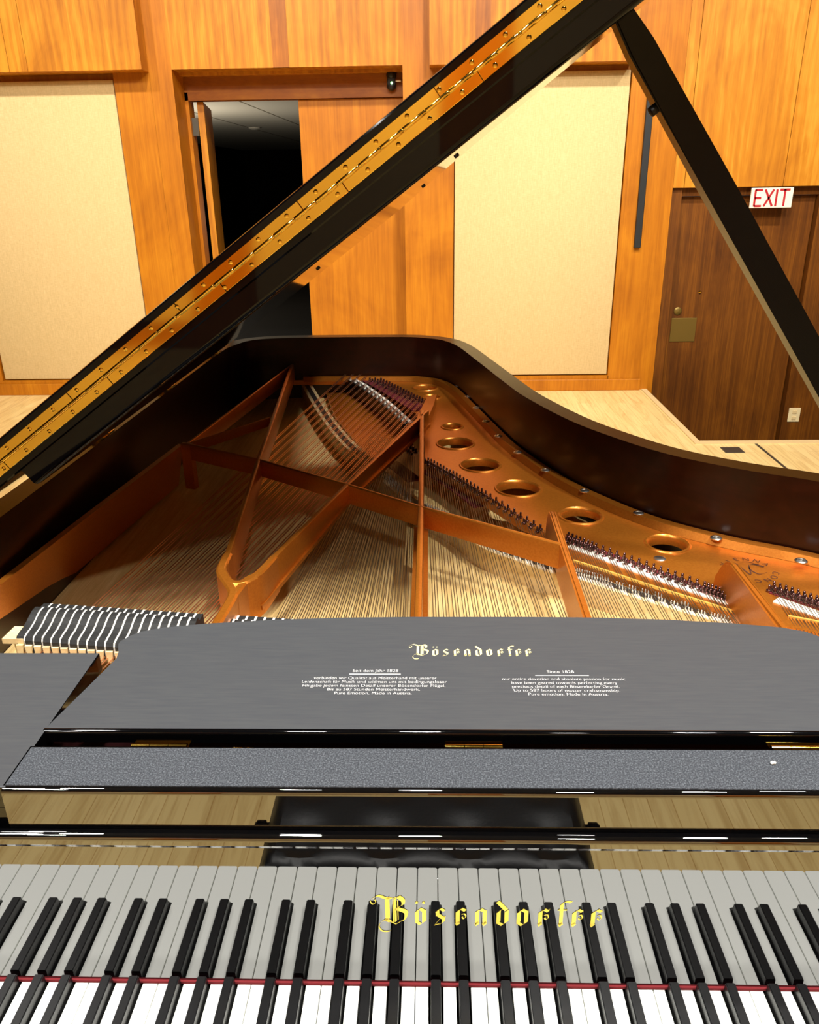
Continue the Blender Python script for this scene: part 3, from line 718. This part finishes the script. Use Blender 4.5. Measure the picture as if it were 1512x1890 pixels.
tg = text_mesh('printed_text', ger, 'print', desk, 'small white text block in German'); te = text_mesh('printed_text', eng, 'print', desk, 'small white text block in English')
for a, c, y in ((645, 740, 1244.5), (988, 1087, 1247)):
    p, q_ = onZ(a, y, LZ), onZ(c, y, LZ); bm = bmesh.new(); box(bm, p.x, q_.x, p.y-.0005, p.y+.0005, LZ+.0001, LZ+.0004); finish('text_rule', bm, 'print', desk)

# emblem on the plate: ring of letters and a scroll
ec = onZ(1383, 1052, ZF); er = .036; bm = bmesh.new()
word = 'VIENNA CONCERT '
for i, ch in enumerate(word):
    if ch == ' ': continue
    a = math.radians(150-i*24); cu = bpy.data.curves.new('t', 'FONT'); cu.body = ch; cu.align_x = 'CENTER'; cu.size = .016
    ob = bpy.data.objects.new('t', cu); COL.objects.link(ob); dg = bpy.context.evaluated_depsgraph_get(); dg.update(); me = bpy.data.meshes.new_from_object(ob.evaluated_get(dg))
    R = Matrix.Translation((ec.x+er*math.cos(a), ec.y+er*math.sin(a), ZF+.0006+ZK)) @ Matrix.Rotation(a-math.pi/2, 4, 'Z')
    me.transform(R); bm.from_mesh(me); bpy.data.objects.remove(ob); bpy.data.meshes.remove(me); bpy.data.curves.remove(cu)
pl = lambda a, c: (ec.x+a*.02, ec.y+c*.02, ZF+.0006+ZK)
stroke(bm, [(-1.3, .9), (-.7, 1.1), (-.2, -.9), (.3, .9), (1.2, 1.0)], (.12, .1), pl)
stroke(bm, [(1.4, .5), (.7, 1.0), (.1, .2), (.5, -.8), (1.3, -.5)], (.12, .1), pl)
stroke(bm, [(-1.1, .4), (.2, 1.5), (1.5, .6)], (.06, .05), pl)
finish('printed_emblem', bm, 'darkprint', plate, z0=0, label='dark round printed emblem with letters')

# ---- lid, folded front flap, piano hinge
TH = math.radians(35.72); HX = -.778; YL = .5; SK = math.radians(1.5)
e1 = Vector((math.cos(TH), 0, math.sin(TH))); e2 = Vector((math.sin(SK), math.cos(SK), 0)); nv = e1.cross(e2).normalized()
base_z = .751-(-.051-HX)*math.tan(TH)
O = Vector((HX, 0, base_z))
T2 = .0290; T3 = .0262; T4 = .0252     # lower layer, upper board, flap
def LP(s_, y, h): return O+e1*s_+Vector((0, YL, 0))+e2*(y-YL)+nv*h
lid_out = [p for p in offset2d(OUT, -.008) if p.y > YL+.03]
sx = [(max(.055, p.x-HX-(p.y-YL)*math.tan(SK)+.002), p.y) for p in lid_out]     # treble edge round the tail to the spine
bd = [(sx[0][0], YL)] + sx + [(sx[-1][0], YL)]
bm = bmesh.new()
prism(bm, [LP(a, c, T2) for a, c in bd], nv*T3, bev=.003, seg=2)
# lower layer: inset along the spine and the curve, rounded at its front edge
ins = [p for p in offset2d(OUT, .075) if p.y > YL+.03]
sx2 = [(p.x-HX-(p.y-YL)*math.tan(SK), p.y) for p in ins]; sx2 = [q for q in sx2 if q[0] > .200]
bd2 = [(sx2[0][0], YL+.001)] + sx2 + [(.200, sx2[-1][1]), (.200, YL+.001)]
lo_p = [LP(a, c, T2+.001) for a, c in bd2]
prism(bm, lo_p, -nv*(T2+.001), bev=.007, seg=4, top_only=True)
lid = finish('lid', bm, 'lid_black', piano, True, angle=.6, flat=True)
bm = bmesh.new(); prism(bm, [LP(a, c, T2+T3+.0006) for a, c in ((.055, YL), (1.54, YL), (1.54, YL+.68), (.055, YL+.68))], nv*T4, bev=.003, seg=2)
finish('front_flap', bm, 'lid_black', lid, True, flat=True)
hj = T2+T3+.0003       # height of the hinge joint
LV = .0148
for s_ in (-1, 1):
    k0 = .0
    cuts = [.057, .115, .335, .535, .742, .95, 1.16, 1.37, 1.535] if s_ > 0 else [.057, .19, .395, .60, .80, 1.0, 1.21, 1.42, 1.535]
    for a, c in zip(cuts, cuts[1:]):
        bm = bmesh.new(); h0, h1 = sorted((hj+s_*.001, hj+s_*LV))
        prism(bm, [LP(a+.0004, YL-.0016, h0), LP(c-.0004, YL-.0016, h0), LP(c-.0004, YL-.0016, h1), LP(a+.0004, YL-.0016, h1)], (0, .003, 0), bev=.0003, seg=1)
        finish('hinge_leaf', bm, 'brass', lid)
bm = bmesh.new(); kl = .0335
for k in range(44):
    p = LP(.057+k*kl, YL-.0022, hj); lathe(bm, p, [(.0026, 0), (.0028, .0006), (.0028, kl-.0012), (.0026, kl-.0006)], axis=e1, seg=12)
finish('hinge_knuckle', bm, 'brass', lid, True)
for k in range(32):
    for s_ in (-1, 1):
        p = LP(.07+k*.0465+(.02 if s_ < 0 else 0), YL-.0016, hj+s_*.0092); bm = bmesh.new()
        lathe(bm, p, [(.0030, 0), (.0028, .0008), (.0016, .0013), (.0002, .0014)], axis=(0, -1, 0), seg=10)
        finish('hinge_screw', bm, 'brass', lid, True)
# strap hinges on the spine and rubber buffers
for y in (1.02, 1.42, 1.86):
    bm = bmesh.new(); xh = -.778+.0262*(y-.5); box(bm, xh+.004, xh+.046, y-.03, y+.03, .2622, .2650, .0008)
    lathe(bm, (xh-.003, y-.03, .268), [(.0055, 0), (.0055, .06)], axis=(0, 1, 0), seg=12)
    q0 = LP(.058, y-.028, T2-.001); q1 = LP(.058, y+.028, T2-.001); a0 = Vector((xh+.004, y-.028, .2650)); a1 = Vector((xh+.004, y+.028, .2650))
    prism(bm, [a0, a1, q1+e1*.03, q0+e1*.03], (0, 0, .003))
    finish('lid_hinge', bm, 'brass', lid, True)
for s_, y in ((.934, .80), (.856, 1.15), (.624, .97)):
    bm = bmesh.new(); lathe(bm, LP(s_, y, .0005), [(.0045, 0), (.004, .003), (.002, .0035)], axis=-nv, seg=12); finish('rubber_buffer', bm, 'plastic_black', lid, True)
# prop stick
pt = onY(1149, 33, .60); pb = Vector((.668, .615, .255)); d = (pb-pt).normalized()
sd = Vector((0, 1, 0)).cross(d).normalized(); wd = Vector((0, 1, 0))
bm = bmesh.new()
def pring(p, w, t): return [p+sd*(w*a)+wd*(t*c) for a, c in ((-.5, -.5), (.5, -.5), (.5, .5), (-.5, .5))]
stations = [(-.03, .016, .03), (.0, .026, .03), (.05, .034, .03), (.3, .037, .03), (.6, .038, .03), (1.0, .040, .03)]
Ln = (pb-pt).length; rr = []
for t, w, th in stations: rr.append([bm.verts.new(v) for v in pring(pt+d*(t*Ln), w, th)])
for A, B in zip(rr, rr[1:]):
    for k in range(4): bm.faces.new((A[k], A[(k+1) % 4], B[(k+1) % 4], B[k]))
bm.faces.new(rr[0]); bm.faces.new(rr[-1])
bmesh.ops.bevel(bm, geom=[e for e in bm.edges if abs((e.verts[0].co-e.verts[1].co).normalized().dot(d)) > .9], offset=.003, segments=2, affect='EDGES')
prop = finish('lid_prop', bm, 'prop_black', piano, True, angle=.4, flat=True)
ps = onY(1213, 198, .60); bm = bmesh.new(); lathe(bm, ps+sd*0, [(.006, -.004), (.0065, .004), (.0065, .010), (.003, .011)], axis=(pt+d*((ps-pt).dot(d)) - ps).normalized()*-1 if True else sd, seg=12)
finish('prop_screw', bm, 'plastic_black', prop, True)
bm = bmesh.new(); lathe(bm, (.668, .60, .236), [(.028, 0), (.028, .008), (.022, .012), (.021, .024)], seg=16); finish('prop_socket', bm, 'brass', piano, True)

# ================================================================== ROOM
YW = 5.32
def W(x, y, Y): p = onY(x, y, Y); return Vector((p.x, p.y, p.z+ZK))
def room(name, bm, m_, parent=None, smooth=False): return finish(name, bm, m_, parent, smooth, z0=0)
# stage floor with the stairwell notch on the right
bm = bmesh.new()
NX, NY = 1.54, 4.05
prism(bm, [(-6, -7, -.62), (7, -7, -.62), (7, NY, -.62), (NX, NY, -.62), (NX, YW+.05, -.62), (-6, YW+.05, -.62)], (0, 0, .62))
struct(room('floor', bm, 'floor'))
bm = bmesh.new(); prism(bm, [(NX-.035, NY-.05, 0), (NX-.035, YW, 0), (NX+.004, YW, 0), (NX+.004, NY+.004, 0), (7, NY+.004, 0), (7, NY-.05, 0)], (0, 0, .006)); struct(room('trim_1', bm, 'stage_trim'))
bm = bmesh.new(); box(bm, 1.852, 1.868, 1.5, NY-.05, 0, .0015); struct(room('trim_2', bm, 'hinge_steel'))
bm = bmesh.new(); box(bm, NX-.3, 7, NY-.3, 7.5, -.7, -.62); struct(room('floor_lower', bm, 'dark_carpet'))
# back wall
XD0, XD1 = -1.736, -.231        # double doorway opening
CE = 4.8
Yf = YW-.14                     # face of the proud upper panels
bm = bmesh.new()
fl = W(262, 130, Yf); zfa = W(130, 131, Yf).z
for a_, c_ in ((-6, W(17, 128, Yf).x), (W(17, 128, Yf).x, W(51, 128, Yf).x), (W(51, 128, Yf).x, fl.x)): box(bm, a_+.001, c_-.001, Yf, YW+.1, zfa, CE, .0015)
fr0, fr1 = W(793, 118, Yf), W(1175, 112, Yf)
box(bm, fr0.x, fr1.x, Yf, YW+.1, fr1.z, CE)
struct(room('wall_back', bm, 'cherry'))
bm = bmesh.new()
box(bm, fl.x-.001, XD0, YW, YW+.45, 0, CE)                 # post left of the doorway
box(bm, XD1, .105, YW, YW+.45, 0, CE)                      # post right of the doorway
box(bm, 1.25, 1.584, YW, YW+.2, -.62, CE)                  # post left of the exit door
struct(room('trim_3', bm, 'cherry_post'))
bm = bmesh.new(); box(bm, XD0, XD1, YW+.0, YW+.18, 2.15, CE); struct(room('trim_4', bm, 'cherry'))
bm = bmesh.new(); box(bm, W(500, 60, YW).x, W(530, 60, YW).x, YW-.004, YW+.02, 2.15, CE); box(bm, W(878, 60, Yf).x, W(906, 60, Yf).x, Yf-.003, Yf+.02, fr1.z, CE); struct(room('trim_5', bm, 'cherry_strip'))
# recess behind the acoustic panels: head, sill, side borders
PL0, PL1, PR0, PR1 = -3.28, -2.13, .105, 1.25; PB, PT = .112, 2.10
bm = bmesh.new()
box(bm, -6, fl.x, YW+.06, YW+.12, 0, CE)
box(bm, PR0, PR1, YW+.06, YW+.12, 0, CE)
box(bm, PL1+.004, fl.x, YW, YW+.08, 0, zfa)
box(bm, -6, PL0-.004, YW, YW+.08, 0, zfa)
box(bm, PL0-.004, PL1+.004, YW, YW+.08, 0, PB-.004)
box(bm, PR0-.004, PR1+.004, YW, YW+.08, 0, PB-.004)
struct(room('trim_6', bm, 'cherry_post'))
bm = bmesh.new(); box(bm, -6, fl.x-.001, YW-.02, YW, 0, .085, .004); box(bm, .02, 1.49, YW-.02, YW, 0, .085, .004); struct(room('baseboard_back', bm, 'cherry_post'))
for (x0, x1, lab) in ((PL0, PL1, 'tall cream linen acoustic panel left of the open doorway'), (PR0, PR1, 'tall cream linen acoustic panel behind the piano, beside the lid prop')):
    bm = bmesh.new(); box(bm, x0+.006, x1-.006, YW+.012, YW+.06, PB+.004, PT, .006)
    tag(room('acoustic_panel', bm, 'linen', None, True), lab, 'acoustic panel', 'acoustic wall panels')
# plain upper panelling right of the prop, with board seams
bm = bmesh.new()
zx = W(1370, 345, YW).z
seams = [1.584, W(1270, 170, YW).x, W(1470, 170, YW).x, 3.05, 3.9, 5.2, 7]
prev = fr1.x
for i, sx_ in enumerate([1.66, W(1472, 170, YW).x, 3.3, 4.3, 5.4, 7]):
    box(bm, max(prev, 1.584)+.0015, sx_-.0015, YW, YW+.2, zx, CE, .0015); prev = sx_
struct(room('wall_upper', bm, 'cherry_light'))
bm = bmesh.new(); box(bm, 1.584, 7, YW+.02, YW+.2, zx-.001, CE); struct(room('trim_7', bm, 'dark_door'))
# exit door recess
DY = YW+.10
bm = bmesh.new()
box(bm, 1.584, 1.66, YW+.03, DY+.1, -.62, zx)       # jambs and head
box(bm, 2.60, 7, YW+.04, DY+.1, -.62, zx)
box(bm, 1.66, 2.60, YW+.06, DY+.1, zx-.055, zx)
struct(room('trim_8', bm, 'dark_door'))
bm = bmesh.new(); box(bm, 1.664, 2.596, DY, DY+.045, -.62, zx-.06, .002); door2 = struct(room('door_2', bm, 'dark_door'))
def wbox(name, x0, y0, x1, y1, Y, dep, m_, parent=None, bev=0, smooth=False):
    a, c = W(x0, y0, Y), W(x1, y1, Y); bm = bmesh.new(); box(bm, min(a.x, c.x), max(a.x, c.x), Y-dep, Y, min(a.z, c.z), max(a.z, c.z), bev); return room(name, bm, m_, parent, smooth)
wbox('push_plate', 1240, 587, 1281, 630, DY, .006, 'old_brass', door2, .001)
p = W(1251, 574, DY); bm = bmesh.new(); lathe(bm, (p.x, DY, p.z), [(.028, 0), (.028, .006), (.018, .012), (.016, .012), (.005, .016)], axis=(0, -1, 0), seg=16); room('lock_cylinder', bm, 'old_brass', door2, True)
p = W(1292, 539, DY); bm = bmesh.new(); lathe(bm, (p.x, DY, p.z), [(.011, 0), (.011, .006), (.004, .012)], axis=(0, -1, 0), seg=12); room('door_viewer', bm, 'brass', door2, True)
# exit sign, tilted a little on its bracket
sg = thing('exit_sign', 'white EXIT sign with red letters above the dark wooden door', 'sign', W(1424, 365, YW-.01))
a, c = W(1388, 347, YW-.01), W(1460, 383, YW-.01)
bm = bmesh.new(); box(bm, a.x, c.x, YW-.014, YW-.002, c.z, a.z, .002); room('sign_face', bm, 'signface', sg)
bm = bmesh.new(); ww, hh = c.x-a.x, a.z-c.z; st = .014
def seg(u0_, v0_, u1_, v1_):
    p0 = Vector((a.x+u0_*ww, YW-.0148, c.z+v0_*hh)); p1 = Vector((a.x+u1_*ww, YW-.0148, c.z+v1_*hh)); d_ = (p1-p0).normalized(); n_ = Vector((-d_.z, 0, d_.x))*st/2
    prism(bm, [p0-n_, p0+n_, p1+n_, p1-n_], (0, -.0008, 0))
for s_ in ((.10, .08, .10, .92), (.10, .90, .27, .90), (.10, .5, .25, .5), (.10, .10, .27, .10), (.33, .08, .53, .92), (.33, .92, .53, .08), (.61, .08, .61, .92), (.80, .08, .80, .92), (.68, .90, .92, .90)): seg(*s_)
room('lettering', bm, 'signred', sg)
# outlet plate right of the exit door
ot = thing('wall_outlet', 'small ivory outlet plate low on the wall beside the exit door frame', 'outlet', W(1466, 765, YW+.04))
a, c = W(1457, 753, YW+.04), W(1474, 778, YW+.04); bm = bmesh.new(); box(bm, a.x, c.x, YW+.034, YW+.041, c.z, a.z, .002); room('cover_plate', bm, 'ivory_plastic', ot)
for k in range(2):
    zc = c.z+(a.z-c.z)*(.28+.44*k); bm = bmesh.new(); box(bm, (a.x+c.x)/2-.016, (a.x+c.x)/2+.016, YW+.031, YW+.035, zc-.014, zc+.014, .002); room('socket', bm, 'stage_trim', ot)
# red and white cloth hanging at the right edge
fb = thing('hanging_cloth', 'red and white cloth hanging on the wall behind the lid prop', 'cloth', W(1516, 660, YW+.03))
for (y0, y1, m_) in ((627, 653, 'white_cloth'), (653, 672, 'red_cloth'), (672, 678, 'white_cloth'), (678, 692, 'red_cloth')):
    wbox('cloth_band', 1505+(8 if y0 == 627 else 0)*.3, y0, 1560, y1, YW+.04, .05, m_, fb, .012, True)
# slim dark bar on the post
bm = bmesh.new(); box(bm, 1.354, 1.399, YW-.03, YW, 1.007, 2.05, .004); tag(room('wall_bar', bm, 'charcoal_metal'), 'slim charcoal vertical bar on the wood post right of the cream panel', 'bar')
# double doorway
DW = YW+.24
bm = bmesh.new()
zh = W(450, 184, DW).z; zt_ = W(450, 140, DW).z
box(bm, XD0, XD1, DW, DW+.12, zh, 2.4)
struct(room('trim_9', bm, 'redwood'))
bm = bmesh.new(); xj = W(348, 190, DW).x; box(bm, XD0-.05, xj, DW-.0, DW+.12, 0, zh+.05); struct(room('trim_10', bm, 'cherry_post'))
bm = bmesh.new(); box(bm, XD0, XD1, YW+.17, DW+.01, zt_, 2.4); struct(room('trim_11', bm, 'cherry'))
xo = W(550, 182, DW+.03).x
bm = bmesh.new(); box(bm, xo, XD1+.02, DW+.03, DW+.075, .01, zh-.003, .002); d1 = struct(room('door_1', bm, 'cherry_post'))
bm = bmesh.new()      # left leaf swung into the dark room, its hinge edge towards us
xa = W(363, 190, DW+.05).x
R = Matrix.Translation((xa, DW+.05, 0)) @ Matrix.Rotation(math.radians(100), 4, 'Z')
box(bm, 0, .72, -.045, 0, .01, zh-.004, .002); bmesh.ops.transform(bm, matrix=R, verts=bm.verts[:]); d3 = struct(room('door_3', bm, 'cherry'))
for py0, py1 in ((218, 251), (430, 459)):
    a = W(350, py0, DW+.045); c = W(369, py1, DW+.045); bm = bmesh.new(); box(bm, a.x, c.x, DW+.035, DW+.05, c.z, a.z, .001); room('door_hinge', bm, 'hinge_steel', d3)
# dark room beyond
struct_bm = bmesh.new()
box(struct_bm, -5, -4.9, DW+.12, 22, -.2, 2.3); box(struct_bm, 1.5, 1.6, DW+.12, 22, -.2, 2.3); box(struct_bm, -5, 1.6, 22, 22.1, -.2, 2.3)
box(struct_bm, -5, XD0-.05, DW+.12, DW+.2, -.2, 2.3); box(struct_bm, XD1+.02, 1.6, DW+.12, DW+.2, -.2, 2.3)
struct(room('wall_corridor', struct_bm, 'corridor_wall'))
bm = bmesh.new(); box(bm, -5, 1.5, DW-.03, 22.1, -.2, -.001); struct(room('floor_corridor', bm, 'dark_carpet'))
bm = bmesh.new(); ZC = 2.2
xs_ = [-5, onZ(385, 215, ZC-ZK).x, onZ(440, 186, ZC-ZK).x, 1.6]; ys_ = [DW+.12, 22]
for i in range(3):
    for j in range(1): box(bm, xs_[i]+.012, xs_[i+1]-.012, ys_[j]+.002, ys_[j+1]-.002, ZC, ZC+.03)
box(bm, -5, 1.6, DW+.12, 22, ZC+.02, ZC+.06)
struct(room('ceiling_corridor', bm, 'ceiling_tile'))
p = onZ(470, 235, ZC-ZK); bm = bmesh.new(); lathe(bm, (p.x, p.y, ZC), [(.09, 0), (.09, .012), (.06, .03), (.02, .034)], axis=(0, 0, -1), seg=20)
tag(room('ceiling_detector', bm, 'ceiling_tile', None, True), 'round pale detector on the ceiling of the dark room through the doorway', 'detector')
# sensor at the head of the doorway
sn = thing('door_sensor', 'black oval sensor with tiny green light on the doorway lintel', 'sensor', W(723, 150, DW))
p = W(723, 150, DW); bm = bmesh.new()
for dz, r_ in ((.034, .034), (-.03, .032)):
    bmesh.ops.create_uvsphere(bm, u_segments=16, v_segments=10, radius=r_, matrix=Matrix.Translation((p.x, DW-.032, p.z+dz)))
box(bm, p.x-.028, p.x+.028, DW-.06, DW-.002, p.z-.03, p.z+.034, .008); room('housing', bm, 'plastic_black', sn, True)
p = W(723, 153, DW-.066); bm = bmesh.new(); lathe(bm, (p.x, DW-.058, p.z), [(.008, 0), (.008, .008), (.003, .010)], axis=(0, -1, 0), seg=10); room('indicator_light', bm, 'led', sn, True)
p = W(734, 150, DW); bm = bmesh.new(); tube(bm, [(p.x-.03, DW-.03, p.z), (p.x+.02, DW-.03, p.z), (p.x+.03, DW, p.z)], .007, 8); room('mounting_arm', bm, 'chrome', sn, True)
# floor box on the stage
p = onZ(1352, 831, -ZK); bm = bmesh.new(); box(bm, p.x-.055, p.x+.055, p.y-.05, p.y+.05, 0, .004, .001); fbx = tag(room('floor_box', bm, 'hinge_steel'), 'small dark square floor box near the stage edge by the exit door', 'floor box')
# rest of the hall
bm = bmesh.new(); box(bm, -6.1, -6, -7, YW+.1, -.62, CE); struct(room('wall_left', bm, 'dark_wall'))
bm = bmesh.new(); box(bm, 7, 7.1, -7, YW+.1, -.62, CE); struct(room('wall_right', bm, 'dark_wall'))
bm = bmesh.new(); box(bm, -6.1, 7.1, -7.1, -7, -.62, CE); struct(room('wall_front', bm, 'cherry_post'))
bm = bmesh.new()
for x in (-4.6, -2.0, .6, 3.2): box(bm, x, x+1.9, -7, -6.96, .3, 3.6)
struct(room('trim_12', bm, 'linen'))
bm = bmesh.new(); box(bm, -6.1, 7.1, -7.1, YW+.4, CE, CE+.1); struct(room('ceiling', bm, 'hall_ceiling'))

# ---- bench (seen as a reflection in the polished fallboard)
bench = thing('piano_bench', 'black tufted leather piano bench mirrored in the polished fallboard', 'bench', (-.064, -.53, 0))
BX0, BX1, BY0, BY1, BT = -.335, .207, -.72, -.385, .485
bm = bmesh.new(); nx_, ny_ = 40, 24; g = []
tufts = [(BX0+(BX1-BX0)*(i+.5)/4, BY0+(BY1-BY0)*(j+.5)/3) for i in range(4) for j in range(3)]
for j in range(ny_+1):
    row = []
    for i in range(nx_+1):
        u, v = i/nx_, j/ny_; x = BX0+(BX1-BX0)*u; y = BY0+(BY1-BY0)*v
        ed = min(u, 1-u, (v)*.62, (1-v)*.62)*(BX1-BX0); z = BT-.03*max(0, 1-ed/.03)**2
        for tx, ty in tufts: z -= .014*math.exp(-((x-tx)**2+(y-ty)**2)/.0009)
        row.append(bm.verts.new((x, y, z)))
    g.append(row)
for j in range(ny_):
    for i in range(nx_): bm.faces.new((g[j][i], g[j][i+1], g[j+1][i+1], g[j+1][i]))
brd = [g[0][i] for i in range(nx_+1)]+[g[j][nx_] for j in range(1, ny_+1)]+[g[ny_][i] for i in range(nx_-1, -1, -1)]+[g[j][0] for j in range(ny_-1, 0, -1)]
lw = [bm.verts.new((v.co.x, v.co.y, BT-.075)) for v in brd]
for i in range(len(brd)): j = (i+1) % len(brd); bm.faces.new((brd[i], brd[j], lw[j], lw[i]))
bm.faces.new(lw)
room('cushion', bm, 'leather', bench, True)
bm = bmesh.new(); box(bm, BX0+.012, BX1-.012, BY0+.012, BY1-.012, BT-.15, BT-.076, .004); room('frame', bm, 'lacquer', bench, True)
for x in (BX0+.045, BX1-.045):
    for y in (BY0+.045, BY1-.045):
        bm = bmesh.new(); box(bm, x-.024, x+.024, y-.024, y+.024, 0, BT-.15, .004); room('leg', bm, 'lacquer', bench, True)
for s_, x in ((-1, BX0+.012), (1, BX1-.012)):
    bm = bmesh.new(); lathe(bm, (x, -.50, BT-.05), [(.008, 0), (.008, .020), (.012, .022), (.012, .036), (.008, .04)], axis=(s_, 0, 0), seg=16); room('height_knob', bm, 'lacquer', bench, True)

# ================================================================== LIGHT
def lamp(x, y, z, watts, size, col=(1, .965, .91), tx=0, ty=0):
    ld = bpy.data.lights.new('stage_lamp', 'AREA'); ld.shape = 'DISK'; ld.size = size; ld.energy = watts; ld.color = col
    o = bpy.data.objects.new('stage_lamp', ld); COL.objects.link(o); o.location = (x, y, z)
    o.rotation_euler = (Vector((tx, ty, .8))-Vector((x, y, z))).to_track_quat('-Z', 'Y').to_euler(); return o
for x, y, w_ in ((-2.3, -1.2, 54), (-1.9, -.4, 54), (-.75, -.7, 80), (-.12, -.35, 104), (1.35, -.5, 118), (1.75, .5, 108), (.8, -2.4, 36), (-2.4, -2.4, 36)):
    lamp(x, y, 4.6, w_, .22, tx=x*.6, ty=y*.6+1.0)
for x in (-3.2, -1.2, .8, 2.8):
    o = lamp(x, 2.2, 4.6, 30, .2, tx=x, ty=5.9); o.data.spread = math.radians(80)
for x in (-3, 0, 3):
    o = lamp(x, -5.0, 4.6, 60, .2, tx=x, ty=-7.4); o.data.spread = math.radians(110)
cl = bpy.data.lights.new('corridor_fill', 'POINT'); cl.energy = 150; cl.shadow_soft_size = .1; cl.color = (1, .88, .7)  # added fill light, out of sight, brightens the ceiling of the dark room
o = bpy.data.objects.new('corridor_fill', cl); COL.objects.link(o); o.location = (-3.4, 8.8, 1.1)
w = bpy.data.worlds.new('world'); S.world = w; w.use_nodes = True; w.node_tree.nodes['Background'].inputs[0].default_value = (.9, .95, 1, 1); w.node_tree.nodes['Background'].inputs[1].default_value = .02
S.view_settings.view_transform = 'Standard'; S.view_settings.look = 'None'; S.view_settings.exposure = 0; S.view_settings.gamma = 1
